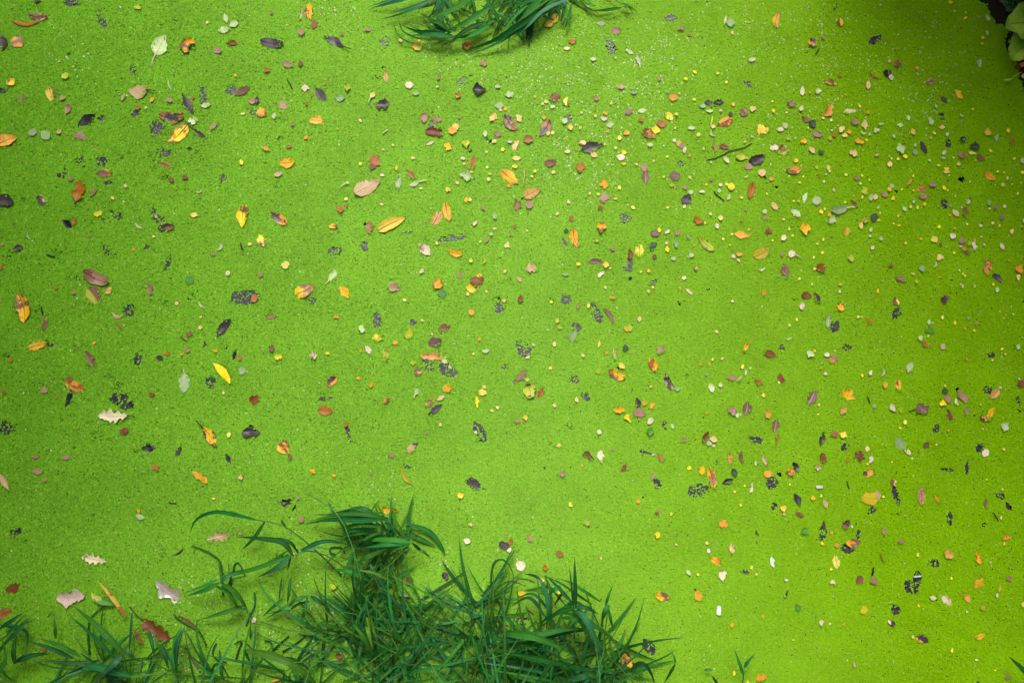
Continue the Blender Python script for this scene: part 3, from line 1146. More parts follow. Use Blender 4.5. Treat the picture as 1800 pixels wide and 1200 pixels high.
1550 228 45 28 -80 el gg
1553 270 22 22 0 rd ly
1598 258 40 28 85 el pk
1658 255 25 30 0 rd pe
1640 328 35 40 0 lb pk
1795 352 30 18 85 el pa
910 320 30 22 80 rd pe
880 375 18 18 0 rd pe
915 388 25 20 0 lb y
1395 378 20 20 0 rd pe
1198 397 28 32 0 rd ly
1308 408 32 30 0 rd or
1363 443 25 20 0 rd ob
1490 390 32 35 0 rd pe
1573 372 30 35 0 rd pe
1622 390 32 24 80 rd ly
1710 430 38 25 80 el pe
1780 395 28 28 0 rd ol
1295 462 45 38 -20 el pa
1165 485 52 45 -60 el ly
1360 495 48 45 -30 el pk
1410 512 38 28 70 el ol
1445 530 60 32 -80 lb pa
1350 535 25 25 0 rd wg
1370 552 30 25 -50 el or
1395 575 35 25 -20 el br
1305 580 25 25 0 rd pe
1450 490 28 25 0 rd or
1495 467 25 25 0 rd pe
1515 522 25 18 -60 el wg
1600 460 120 40 0 sp bk
1640 535 58 28 -60 la pa
1070 482 30 28 0 rd or
1210 518 25 30 0 rd br
145 413 28 25 80 rd pe
170 460 28 30 0 rd ly
105 475 45 35 60 el pa
5 425 40 40 0 lb dr
30 492 22 22 0 rd pe
385 487 28 22 80 rd pe
343 517 28 28 0 rd pe
720 420 32 22 80 el pa
713 462 28 32 0 rd wg
790 480 32 24 80 el wg
165 588 50 50 160 rd pa s45
100 590 35 22 75 el pk
318 612 28 28 0 rd pe
380 578 28 32 0 rd y
730 545 35 25 60 la pa
963 512 25 18 80 rd ly
578 618 45 45 0 lb ol
1203 615 50 45 20 lb pe
1173 663 40 25 70 cr pa
120 703 105 55 -75 el br #upright brown oval leaf with rounded ends
370 690 75 60 -50 ov dr #small red-brown heart-like leaf
325 693 26 26 0 rd pe
70 740 28 25 0 rd gg
860 672 35 20 10 el br
625 702 25 25 0 rd gg
1078 690 52 38 -70 el gg
1015 725 32 28 0 cr ly
925 762 75 40 -20 lb pk+br
1343 703 32 22 -60 rd pa
1365 728 22 22 0 rd ly
1380 742 20 20 0 rd ly
1550 660 80 60 -60 lb or+br #orange crumpled leaf above a blackish one
1530 705 65 35 -60 lb or
1690 632 25 25 0 rd or
1612 755 85 50 -40 ov pu #blackish pointed leaf near the right edge
1760 697 60 55 -30 lb or
1755 752 45 28 80 lb pe
218 762 25 25 0 rd ly
307 800 30 20 80 rd ly
505 802 28 22 0 el ol
500 850 36 28 80 rd pa
1200 750 28 22 80 rd or
1040 780 35 25 -70 el ol
1580 800 28 30 0 rd y
1605 840 36 28 80 el wg
1450 815 30 26 80 rd pe
1365 815 28 22 0 rd pe
1353 800 18 18 0 rd wg
1298 772 20 20 0 rg bk
768 848 48 35 85 rd yo
270 880 75 50 0 ov dr #dull red leaf lying level, left of a narrow dark one
345 895 98 38 -65 la dr+pu
185 908 38 22 0 rg bk
235 955 55 35 85 el pa
508 958 65 55 -40 lb yo+br
1240 903 60 55 60 lb dr+pu
895 920 60 45 -60 lb br+ly
905 1000 80 55 60 rg pu
423 1055 100 40 82 el gg #slim grey-green upright leaf beside black speckles
470 1095 80 65 60 rg bk
630 1030 30 28 0 rd pe
655 1030 22 22 0 rd y
710 1060 70 25 -50 la ob
200 1048 28 22 80 rd pe
148 1087 32 26 80 rd pe
630 1130 110 50 -80 sp bk
1223 1033 38 26 85 rd pe
1310 1070 36 26 85 rd pe
1378 1108 42 30 85 rd or
1445 1125 24 18 0 rd ly
1405 1038 28 20 80 el gg
1460 1075 30 20 80 el pk
1130 1065 40 22 80 el wg
1155 1072 20 18 0 rd wg
1135 1125 70 45 -10 el gr #sunken green oval leaf with a yellow disc under it
1122 1163 28 25 80 rd y
1068 1178 38 30 80 el wg
143 1182 50 25 10 cr wg
1625 990 16 16 0 rd ly
1668 1013 16 16 0 rd ly
1720 1010 18 20 0 rd pe
1795 920 40 20 85 rg bk
T 0 2
262 30 140 65 15 el ot #tan-orange leaf ending against a blue-black scrap
352 20 65 45 0 rg bk
78 130 38 45 0 rd ob
50 100 40 30 0 rg pk
668 12 35 30 0 rd or
635 125 135 55 -65 la br #brown narrow leaf slanting down right
970 125 80 50 80 rg gd
1125 115 48 35 -10 el bk
1180 85 45 25 10 el ob
1280 92 30 30 0 rd or
1440 30 60 25 80 rg bk
1320 65 35 30 0 el pk
1518 67 32 38 0 rd or
1650 95 90 25 72 la bk
1590 40 40 50 0 sp bk
1690 115 40 30 80 el ob
1575 215 190 100 -50 hf y #bright yellow half leaf with a sharp lower tip
1705 205 62 52 80 el gg
1297 290 145 78 270 el gg s20 #upright grey-green leaf with a pale midrib
1480 290 80 70 -60 rg gd
535 315 170 75 -20 el ob+or #rusty orange leaf over a blue-black one
495 265 50 38 -20 el br
485 400 130 45 70 la bk
315 345 50 45 0 rd pk
350 315 25 35 0 sp bk
35 355 35 22 0 el ob
410 390 22 22 0 rd ob
820 310 90 80 0 sp bk
770 235 100 60 0 sp bk
850 415 160 100 -25 rg bk
920 445 40 40 30 lb bk
800 525 215 95 180 ok pa s50 #pale pink three-lobed leaf with a dark stalk
1070 375 40 32 0 el dr
1575 362 32 32 0 rd pe
1790 410 85 62 40 el dr #mauve-red leaf with a dark vein
875 630 68 48 0 lb dr
690 660 130 90 0 sp bk
40 610 110 90 0 rg pu
1045 745 100 60 0 lb bk
960 770 40 40 0 rg bk
1255 770 85 35 60 la pu
1475 670 165 70 -58 el yo+pu s60 #orange and purple spotted leaf pointing to a black scrap
1605 825 85 35 -65 la bk
1612 657 38 28 75 el ly
1765 640 130 80 0 lb pu #torn dark purple leaf left of centre
470 815 60 32 0 el pk
250 810 50 25 0 el pk
265 915 75 40 -10 el pk
315 972 40 25 0 el pk
1098 888 60 42 -30 lb ob+pk
30 980 150 48 -60 la tn #pinkish curled leaf cut by the left edge
1695 955 35 35 0 lb pe
1408 955 135 50 -35 lb or #orange torn leaf above the bottom grass
980 1190 38 30 0 rd or
1505 1103 35 25 0 rd pe
1125 1010 50 50 0 sp bk
1215 1135 60 9 -10 st dg
T 1 2
112 50 42 50 0 lb br
160 112 50 50 0 lb y+ol
405 103 52 50 0 lb pa+pk
505 85 32 22 0 el y
738 65 38 28 85 rd or
790 60 65 38 -60 el pa
980 10 40 28 0 el or
910 95 92 50 265 ov br+ol #brown and olive leaf hanging tip down
1105 152 38 32 0 lb ol
1140 215 55 50 0 rd pe+br
1235 105 165 65 -8 lb ot #flat tan-brown leaf above two black smudges
1325 140 45 30 -30 el pa
1210 170 90 80 -50 rg pu
1350 200 130 90 -30 rg bk
1365 182 40 38 0 rd wg
1260 5 95 70 10 el pv #rounded violet-brown shiny leaf
1530 88 28 25 0 rd ly
1615 68 50 30 10 el wg
1755 180 70 40 10 rg bk
535 280 95 60 45 el pu+or #grey-purple leaf with an orange lower edge
720 258 28 28 0 rd or
812 305 40 28 70 lb or
490 400 95 30 10 rg pu
490 485 108 70 -5 ov ob #plain rust-brown leaf with a pointed right tip
1350 325 80 60 40 ov ot
1128 355 50 32 70 lb wg s20
1225 425 100 45 50 el ol+br
1300 398 60 28 30 el pe
1260 480 135 48 38 la pu #slate-grey narrow leaf below a spotted olive one
915 412 55 48 40 hf br+or
1605 320 35 38 0 rd pe
1595 360 65 45 -20 lb y
1555 425 80 28 -85 el y
1660 488 30 32 0 rd pe
1698 465 35 38 0 rd pe
645 635 150 26 -75 rg pu
635 585 35 35 0 lb ob
1298 585 35 32 0 rd pe
195 740 115 85 -60 el br+yo #brown rounded leaf with a golden patch
240 810 50 28 -65 la br
1095 745 110 55 35 lb tn+pu #tan leaf mottled with purple
950 803 45 28 -30 el pk
1575 640 140 65 -60 rg bk
1545 640 30 25 0 rd pa
1570 705 50 50 0 sp bk
1055 955 140 55 -55 cr oy #banana-shaped dull yellow leaf
1060 878 55 28 -15 rg bk
400 912 45 28 -35 el or
553 942 32 32 0 rd or
812 932 25 32 0 rd pk
1535 1000 135 78 155 el pu s20 #glossy dark brown leaf with a curved tip
1438 1080 45 48 0 lb y
215 1125 80 45 15 lb bk
298 1100 35 30 0 rd gs
270 1165 45 12 60 st bk
935 1180 130 50 -10 lb yo+bk #olive and black curled leaf at the top of the bottom grass
1200 645 30 25 0 rd pk
T 2 2
80 50 130 85 -55 rg bk
110 112 35 32 0 rd pe
298 20 42 42 0 rd pe
498 100 38 40 0 rd pe
150 25 32 18 -20 el wg
610 20 55 18 80 la pe
270 188 35 28 0 rd pe
65 240 155 65 230 hf pm #mauve sickle-shaped leaf with a sharp lower tip
108 270 30 32 0 rd pe
125 350 110 95 -75 el ol+dg #dark olive ring-like leaf touching an orange one
200 360 105 45 55 la ob
440 265 70 55 0 rg gd
455 410 38 25 -70 el pe
515 383 75 45 -35 rg bk
298 450 38 38 0 rd pe
38 560 40 30 0 el pk
95 535 35 38 0 lb y
605 215 45 45 0 rd ol
665 82 25 25 0 rd or
718 90 95 22 -80 la tn
795 47 50 40 80 lb dg
1048 62 70 48 50 el pk
770 172 55 38 -40 el ly
745 190 25 25 0 rg bk
735 235 130 75 -25 lb yo+br #orange-gold leaf blotched dark, under a lemon chip
990 165 110 60 -65 lb ob+yo
1100 285 130 50 -65 el pu+tn #brown leaf with a white right edge
1160 332 42 35 0 el gg
1010 240 70 60 0 sp bk
975 317 24 24 0 rd pe
845 348 25 20 0 rg bk
1228 245 40 28 80 rg bk
1240 300 60 30 0 sp bk
1408 128 28 22 80 rd ly
1475 122 28 28 0 rd pa
1385 160 38 30 80 rd or
1323 162 25 25 0 rd or
1618 178 38 32 80 rd pe
1672 188 26 24 0 rd wg
1640 220 40 15 85 el wg
1540 255 60 42 0 lb pk
1598 262 70 20 45 la tn
1400 325 68 42 -75 el wg
1463 308 34 32 0 rd pe
1365 232 25 20 0 el gg
1732 285 75 38 -35 la ob
1660 293 20 20 0 rg bk
1645 38 90 30 62 la ob+yo
885 435 85 38 -80 el bk
928 435 38 30 70 el or
985 450 55 28 60 el or
755 482 80 50 0 lb ot
895 505 88 62 -10 rd pk #round dusty-pink leaf in a cluster with a white one
970 558 55 40 55 el pa
900 560 90 50 0 sp bk
810 535 50 40 -70 lb y
828 562 25 25 0 rd y
1545 490 70 55 -50 lb pk
1583 520 40 26 75 el wg
1648 470 100 62 80 el pm #dark mauve upright leaf right of a crumpled pink one
1765 378 32 24 -70 lb y
1075 590 70 40 -60 rg bk
1125 595 38 24 -75 el wg
613 637 42 42 0 rd pa
970 635 55 55 0 lb gr
390 600 95 55 0 sp bk
328 730 38 38 0 rd pe
1210 692 42 30 50 la pk
1362 672 95 45 65 ov db #chestnut-red pointed leaf against three pale discs
1415 688 55 42 -20 el pe
1385 718 40 32 0 el wg
1415 733 30 28 0 rd pa
1715 690 90 55 -10 rg bk
1368 500 30 25 0 rd or
1315 572 22 22 0 rg bk
535 800 100 42 -35 lb br+pu
625 803 78 50 92 el pa s12 #cream oval leaf standing upright
705 758 28 32 0 rd pk
940 778 75 28 -15 rg bk
992 795 30 28 0 rd wg
1045 815 70 50 -60 hf ob
785 888 65 32 50 la dr
1530 820 105 32 -85 la or
1560 920 60 40 -60 el dg
1610 815 90 32 -85 la br
1770 830 100 32 -70 la tn
1515 983 85 38 25 la bk
1245 890 35 35 0 rd y
1335 905 65 45 85 lb yo+bk
1405 965 150 62 -78 ov ob+yo #tall orange-brown leaf beside a slate-black one
1310 1050 130 95 20 rg bk
1020 1000 70 60 -60 rg bk
988 945 60 25 75 la pk
1685 1030 90 28 88 la pa #cream spindle-shaped leaf standing upright
1710 855 38 15 85 el wg
1565 1055 24 24 0 rd ly
1635 1015 22 22 0 rd ly
1605 1148 25 25 0 rd y
355 930 42 38 0 lb pk
885 1120 42 38 0 rd yo
925 1090 40 30 80 rg bk
950 1155 60 40 -40 sp bk
410 1145 35 25 -60 lb ly
525 1095 45 45 0 sp bk
125 1170 60 60 0 sp bk
230 890 30 25 0 rg bk
1790 930 50 45 70 lb yo
1790 515 50 25 80 el or
490 870 25 20 0 rd or
1440 855 50 15 85 rg bk
1025 1190 28 28 0 rd pk
T 3 2
10 88 100 52 -15 la dr #dull red leaf pointing right beside a black scrap
100 45 50 38 80 rg bk
293 90 58 48 -30 lb wg
325 68 30 30 0 rd y
410 95 42 32 0 el pa
458 125 68 65 40 lb or+pk
370 187 25 25 0 rd or
400 228 28 32 0 rd pe
75 290 25 25 0 rd ly
92 258 90 42 -65 el dr #dark red oval leaf with a tiny cream disc at its foot
310 388 130 68 65 ov pm #large mauve leaf with a pointed upper tip
565 372 80 95 70 lb yo #bright orange-gold maple-like leaf
355 447 28 22 80 rd pe
525 490 60 42 50 el ot
350 512 20 20 0 rd pe
805 218 62 42 80 cr wg
995 178 70 50 65 ov wg s10 #white triangular leaf with a short stalk
715 222 38 28 75 lb pa
658 238 30 18 85 el y
940 212 22 22 0 rd ol
820 305 55 35 85 la ol+or
917 305 95 52 -80 ov dr+yo #leaf fading from red to yellow at its lower tip
1100 20 55 35 -50 lb ob
1225 38 42 35 70 el tn
1640 55 26 26 0 rd ly
1665 90 18 18 0 rd pe
1570 95 50 40 20 rg br
1572 133 20 20 0 rd pe
1753 40 38 30 80 el wg
1392 125 30 25 0 rd or
555 40 60 50 0 rg gd
870 465 60 38 -65 el pa
745 455 40 40 0 rd gg
705 410 55 9 -70 st dg
930 485 40 25 80 el ol
1080 475 90 85 -50 lb pm #square mauve-brown leaf with a thin stalk at left
1010 485 50 9 20 st bk
960 568 45 45 0 rd pe
925 608 26 26 0 rd ly
1240 350 45 40 0 el dg
1242 312 22 22 0 rd y
1225 437 48 45 0 lb y
1258 405 60 42 -75 el pk
1315 420 40 20 80 el pa
1328 440 25 25 0 rd ly
1362 385 110 50 -60 lb pk
1335 345 45 35 70 rg bk
1390 488 65 28 85 la pk
1548 340 60 55 -40 rg bk
1590 365 95 55 45 el ot #tan-yellow oval leaf against a black one
1628 325 25 25 0 rd pa
1275 518 115 48 -68 la db #chocolate-brown leaf slanting down right
1565 508 100 48 60 el yo
1510 540 55 40 -45 lb or+bk
1455 530 45 25 -80 rg bk
1490 445 22 22 0 rd ol
1775 297 55 50 0 el dr
1760 265 20 20 0 rd pa
1660 600 62 58 -40 lb wg
1505 615 28 25 0 rd pe
1648 538 22 22 0 rd or
1265 625 30 28 0 rd or
1765 415 60 30 -70 rg bk
1775 485 35 25 80 rg bk
52 590 95 55 80 el pm #mauve leaf with a fine upper stalk and rusty foot
65 680 70 28 80 la ob
5 515 55 25 85 el or
380 685 110 42 75 la pu #narrow blackish-brown leaf standing upright
465 650 50 50 0 lb ob
525 655 52 45 60 lb y
545 740 60 45 40 rg bk
215 735 70 90 0 sp bk
465 578 45 20 0 rg pk
385 820 80 45 -78 el dr #small brick-red leaf standing upright
350 885 50 35 80 lb pa+pk
645 800 80 65 -30 lb dr
695 755 42 32 80 el pe
720 830 52 32 70 lb pa
695 860 26 22 0 rd ly
555 830 45 22 80 la ob
930 720 105 75 125 el gg s40 #big pale grey-green leaf with a stalk at lower right
985 780 40 28 -60 el pa
1010 822 22 22 0 rd pe
1108 725 42 38 0 lb dr
1180 725 26 22 80 rd ly
1055 768 30 22 0 rd ob
1495 750 65 50 20 rg bk
1525 782 62 48 60 el pa
1653 758 36 26 -70 rd ly
1185 610 70 40 60 rg gd
155 920 62 60 0 lb br+or
192 880 75 40 -60 el bk
5 930 55 40 70 lb yo
72 940 45 40 0 rg bk
30 995 90 80 40 rg bk
75 858 30 25 0 rg bk
358 1022 52 24 2 ch ww #bright white capsule-shaped plastic bit
150 1005 28 20 80 rd ly
868 847 20 20 0 rd pe
1533 970 22 22 0 rd pe
1642 1038 30 28 0 rd pe
708 922 85 58 15 ov pu+or #dark brown leaf with an orange shoulder
205 1110 100 45 -65 la pu
45 1155 50 45 0 rg bk
105 1172 48 45 0 lb y
312 1100 35 28 80 el yo
370 1085 28 22 80 rd ly
400 1140 62 32 -70 el tn
715 1105 120 92 0 rd oy #large round olive leaf with orange edge marks
770 1080 70 38 -80 lb tn
808 1090 22 22 0 rd ly
880 990 60 40 -75 lb pe+br
900 1080 170 45 -72 rg br #long dark rotting strip with brown lumps
735 1180 50 50 40 rg bk
1080 1085 135 55 88 el ot+pk #tall tan and orange leaf
1185 1110 80 22 -55 la or
1260 900 90 25 -10 rg gd
1400 890 80 30 85 rg gd
1620 830 70 70 0 sp bk
1635 1085 60 45 -30 rg bk
1695 1160 60 28 -60 rg bk
1530 1135 75 25 82 la br
560 1010 60 9 -70 st bk
T 0 3
655 25 30 30 0 rg bk
990 30 60 40 -20 el gg
110 135 70 50 0 rg bk
75 150 25 22 0 rd ob
175 195 80 50 0 sp bk
85 530 130 75 30 el db #dark red-brown oval leaf near the left edge
35 710 110 75 30 el ob+br #rusty leaf cut by the left edge above the grass
660 330 175 75 170 ok pa #pale pinkish-beige lobed oak leaf, upper left of the grass
1540 172 170 75 15 ok tn #beige oak leaf with two drooping lobes
505 595 195 110 5 lb pp #broad flat pinkish leaf with a forked left side
1190 560 240 110 -38 lb gs #shiny wet silver-grey leaf fragment
1095 825 250 125 -38 ok db s120 #large curled chestnut-brown oak leaf
1370 1050 260 26 -60 la dr #thin reddish-brown dead grass blade
1330 780 250 22 -35 la br
1260 280 95 26 35 cr bk
1690 148 30 20 0 el tn
1790 755 45 50 0 rd pa
315 955 50 40 0 lb ob
T 1 3
690 155 90 60 10 lb ob
920 158 45 30 40 el y
273 300 32 32 0 lb y
525 380 35 25 0 el ob
955 395 65 50 40 lb or+pa
995 335 70 35 65 el or
1080 478 60 60 -45 el dr
1333 445 55 50 -50 lb pu
1105 305 45 60 0 sp bk
1045 595 80 35 0 el pa
1510 82 30 28 0 lb pe
1485 200 50 42 -20 el pa #cream heart-shaped leaf chip right of the bottom grass
1745 230 80 60 -25 el pu #grey-purple leaf with a cream disc at its lower right
1790 205 45 30 70 lb ob
1783 265 38 38 0 rd pa
950 740 110 60 0 rg pu
230 720 40 35 80 el pk
320 50 45 40 0 el pk
1730 815 40 35 60 el br
1500 595 40 25 20 el pe
1460 1165 90 45 0 el or
150 1185 80 40 0 el or
590 1005 60 40 0 lb dr
545 520 60 50 50 el ol
T 2 3
60 375 78 70 -60 el pa s20 #pinkish-cream rounded leaf above the right grass
335 290 55 45 -20 el ob
235 385 45 45 -60 el ob+ol
122 180 60 30 -60 lb pk
75 575 70 45 -25 el y #yellow leaf among the thin grass blades
180 605 40 35 -40 el wg
212 478 35 28 80 el pe
330 560 35 32 0 rd y
395 540 32 28 0 rd pe
510 565 25 25 0 rd pe
75 765 85 60 10 rg pu
130 695 50 12 -40 st br
378 792 45 45 0 rd oy
370 30 60 35 0 sp bk
525 70 50 45 -50 lb ol
540 98 20 20 0 rg bk
1020 158 50 38 85 lb y
1152 225 28 26 0 rd pe
1118 12 28 22 80 rd pe
625 322 25 25 0 rd pe
1018 8 28 22 0 el dr
1485 82 65 58 -20 lb or
1368 215 32 30 0 rd pe
1380 270 34 24 -80 el ww
1545 255 75 48 -85 el pe+pk #salmon-pink upright oval leaf
1430 340 120 52 -32 el or+yo #long speckled orange leaf above a pale one
1480 438 82 55 88 el pa s10
1635 415 72 28 -15 la pu
1682 387 32 30 80 rd ly
1717 433 36 30 80 rd pe
1240 422 50 26 -55 la wg
1305 435 26 24 0 rd ly
1660 500 20 20 0 rg bk
1060 590 108 65 -10 ov yo+br #golden pointed leaf on the empty duckweed right of the grass
1310 585 85 55 -60 el yo+or s15 #orange-gold leaf with a black stalk end
1452 688 68 33 85 ch ww #white upright rectangular chip
1545 790 38 25 85 el or
965 945 140 82 -55 rg pu #frayed dark grey leaf fragment right of the grass
565 980 90 50 75 ov br
725 1015 90 32 85 ov ob
810 1040 155 75 -65 el yo+pu #orange leaf with dark margins at the grass edge
490 1015 100 14 -75 st pa
1750 1160 75 55 20 el or #orange leaf at the bottom edge
1760 730 30 15 85 el or
1558 1128 38 20 85 el y
1655 1190 25 25 0 rd y
1720 145 50 20 -60 cr bk
T 3 3
110 12 30 28 0 rd pe
220 18 65 32 -30 lb dr
255 130 55 50 30 lb gr
385 150 150 48 85 rg bk
378 220 35 36 0 rd y
442 140 36 32 85 rd yo
548 82 72 55 55 ov ob+pu #small leaf half orange and half purple
588 100 30 24 85 rd pa
595 215 105 70 10 lb or+br #vivid orange leaf among black scraps
560 255 90 60 -10 rg bk
635 155 60 30 80 rg bk
480 230 35 32 0 lb or
480 350 100 50 -80 el ly #pale yellow-green upright leaf with a thin upper tail
440 400 26 26 0 rd ly
30 350 75 35 -75 el ww
125 473 25 22 0 lb ww
450 490 36 32 0 lb pa
640 473 65 50 60 el br+dr
740 480 65 45 -60 lb pk
735 415 60 18 80 st bk
815 135 55 28 -85 la pk
928 205 40 35 0 lb pk
800 325 85 18 -65 cr br
1048 298 38 30 85 rd ly
1265 295 75 62 -20 lb ot #tan-orange crumpled leaf right of a black scrap
1170 360 100 50 -10 rg bk
1475 320 90 45 -75 lb or+bk
1560 352 28 24 80 rd wg
1673 180 65 35 15 lb or+br
1655 220 30 22 85 rd y
1635 37 34 28 80 rd pe
1280 45 90 40 85 rg bk
1600 30 70 9 -60 st bk
720 5 40 25 0 rg bk
910 10 80 40 0 sp bk
962 20 30 30 0 rd ol
1520 90 38 22 70 rg bk
990 520 140 70 100 rg br #ragged brown-black rotted leaf
1048 490 150 55 85 rg bk
1047 450 60 12 5 ch ww #thin white sliver lying on a black rotted leaf
1055 655 24 20 0 rd y
1285 462 34 26 80 rd ly
1480 498 90 62 50 lb ot #tan leaf with a pointed upper right tip
1155 600 50 30 -10 el pa
1190 605 40 35 0 sp bk
1258 620 95 58 -40 el pa+tn s15 #cream veined oval leaf near the bottom right
1398 600 75 45 -65 ov pu+or #dark leaf with an orange left notch
1690 465 40 38 0 el pk
1622 530 60 22 85 el ol
1605 580 35 18 85 el pa
1503 668 42 35 -60 el ol
1393 697 28 24 0 rd wg
1788 645 40 28 80 rd pe
668 685 58 50 55 rd oy
860 632 32 11 25 st wg
900 685 60 70 0 rg bk
865 775 65 35 -35 el pa+pu
372 773 45 30 85 el pa
433 782 25 22 0 rd pe
528 785 25 25 0 rd or
205 670 65 40 -70 lb gr
125 585 70 20 65 rg bk
175 895 24 22 0 rd pe
1085 890 105 60 -28 ov pu+or #brown leaf with an orange upper left end
1012 873 38 28 85 rd ly
1485 870 72 46 25 el ot #plain tan-gold leaf near the bottom right corner
1290 968 36 24 80 rd ly
1460 1035 32 26 0 rd pa
1593 1108 18 16 0 rd ly
600 1068 50 20 -70 la tn
1680 1155 38 35 0 lb pk
1480 1190 40 20 0 rg bk
1560 750 25 20 0 rg bk
965 1108 20 20 0 rg bk
"""
# ---------------------------------------------------------------- parse the survey of floating litter
ITEMS = []
tx = ty = 0
for ln in DATA.strip().split('\n'):
    if ln.startswith('T '):
        _, a, b_ = ln.split(); tx, ty = int(a), int(b_); continue
    name = None
    if '#' in ln: ln, name = ln.split('#'); name = name.strip()
    f = ln.split()
    X, Y, L, W, A = (float(q) for q in f[:5])
    px, py = tx * 450 + X / 4, ty * 300 + Y / 4
    if f[5] == 'rg' and not name:
        L *= 1.18; W *= 1.18
    prng = random.Random(int(X * 7 + Y * 13 + tx * 101 + ty * 57))
    if f[5] == 'rd' and L < 50:                       # small scales: uneven ovals, more lemon ones towards the right
        k = prng.uniform(0.62, 0.90); L *= k; W *= k * prng.uniform(0.68, 1.0)
        A = A if A else prng.uniform(0, 180)
        if f[6] == 'pe' and px > 1150:
            f[6] = prng.choice(('pe', 'pe', 'pe', 'ly', 'ly', 'pa'))
    a = R(A); h = L / 8
    p0 = at(px - math.cos(a) * h, py + math.sin(a) * h)
    p1 = at(px + math.cos(a) * h, py - math.sin(a) * h)
    q0 = at(px + math.sin(a) * W / 8, py + math.cos(a) * W / 8)
    q1 = at(px - math.sin(a) * W / 8, py - math.cos(a) * W / 8)
    d = p1 - p0
    it = dict(px=px, py=py, Lp=L, Wp=W, A=A, type=f[5], pal=f[6], name=name, c=(p0 + p1) / 2,
              L=d.length, W=(q1 - q0).length, rot=math.atan2(d.y, d.x), stem=0.0)
    for e in f[7:]:
        if e[0] == 's': it['stem'] = float(e[1:]) / 4 * d.length / max(L / 4, 1e-6)
    ITEMS.append(it)

# ---------------------------------------------------------------- setting: water, duckweed, banks
def quad_sheet(name, x0, y0, x1, y1, z, mat):
    o = mesh_obj(name, [(x0, y0, z), (x1, y0, z), (x1, y1, z), (x0, y1, z)], [(0, 1, 2, 3)], mat, smooth=False)
    return o

FX0, FX1, FY0, FY1 = -1.50, 1.50, -1.02, 1.08          # field of single fronds
o = quad_sheet('water', -150, -150, 150, 150, -0.012, M_water); tag(o, kind='structure')
# weed beyond the field of fronds, one ring-shaped sheet
xs = [-120, FX0, FX1, 120]; ys = [-120, FY0, FY1, 120]
vv = [(x, y, -0.001) for y in ys for x in xs]
ff = [(j * 4 + i, j * 4 + i + 1, j * 4 + i + 5, j * 4 + i + 4) for j in range(3) for i in range(3) if not (i == 1 and j == 1)]
o = mesh_obj('duckweed_sheet', vv, ff, M_far, smooth=False)
tag(o, 'duckweed covering the pond beyond the leaf litter', kind='structure')

def bank_h(x, y):
    """height of the soil above the water: a bank below the picture and one at the upper right corner"""
    x = np.asarray(x, float); y = np.asarray(y, float)
    n = vnoise(x, y, 0.16, 3) * 0.10 + vnoise(x, y, 0.05, 4) * 0.04
    d1 = (-0.83 - 0.20 * np.clip((x - 0.35) * 2, 0, 1) - y) + n - 0.07          # lower bank
    d2 = (x * 0.93 + y * 0.36 - 1.368) + n * 0.5 - 0.035                      # upper right bank
    d3 = (-1.72 - x) + n - 0.07                                               # left bank, outside the picture
    d = np.maximum(np.maximum(d1, d2), d3)
    return np.where(d > 0, np.minimum(d * 0.55, 0.05 + d * 0.25), d * 0.5)

g = 0.05
gx = np.arange(-5.0, 5.0, g); gy = np.arange(-2.6, 5.0, g)
GX, GY = np.meshgrid(gx, gy)
GZ = np.maximum(bank_h(GX, GY), -0.05) + (vnoise(GX, GY, 0.05, 9) - 0.5) * 0.012
nx_, ny_ = len(gx), len(gy)
keep = GZ > -0.045
fs = []
for j in range(ny_ - 1):
    for i in range(nx_ - 1):
        if keep[j, i] or keep[j, i + 1] or keep[j + 1, i] or keep[j + 1, i + 1]:
            a = j * nx_ + i; fs.append((a, a + 1, a + nx_ + 1, a + nx_))
o = mesh_obj('bank', np.stack([GX.ravel(), GY.ravel(), GZ.ravel()], 1), fs, M_soil)
tag(o, 'dark wet soil of the pond bank', kind='structure')

# ---- the floating fronds, one mesh of small tilted blades, thinned where the photo shows dark gaps
rng = np.random.default_rng(11)
PALE_SPOTS = [(1165, 105, 70, .5), (1030, 150, 60, .25), (955, 95, 60, .2), (1005, 60, 60, .15), (1130, 160, 60, .35), (770, 100, 50, .2),
          (830, 105, 45, .3), (1480, 60, 90, .18), (1400, 90, 90, .15), (1620, 100, 80, .18), (1080, 215, 70, .25), (940, 150, 70, .2),
          (1300, 45, 60, .25), (1010, 260, 80, .22), (1630, 165, 60, .3), (570, 1112, 50, .35), (520, 1125, 60, .22), (615, 1140, 50, .25),
          (330, 1140, 50, .2), (780, 985, 20, .4), (355, 1050, 40, .3), (130, 95, 35, .4), (590, 20, 50, .25), (560, 950, 40, .2), (660, 860, 40, .2),
          (1440, 200, 110, .12), (1360, 255, 60, .2), (1000, 320, 60, .22), (1250, 330, 60, .15)]  # spots where extra fronds are tinted whitish
GAPS = [it for it in ITEMS if it['type'] in ('rg', 'sp')]
TOPS = [it for it in ITEMS if it['type'] not in ('rg', 'sp', 'st', 'cr', 'ch') and it['L'] > 0.02]

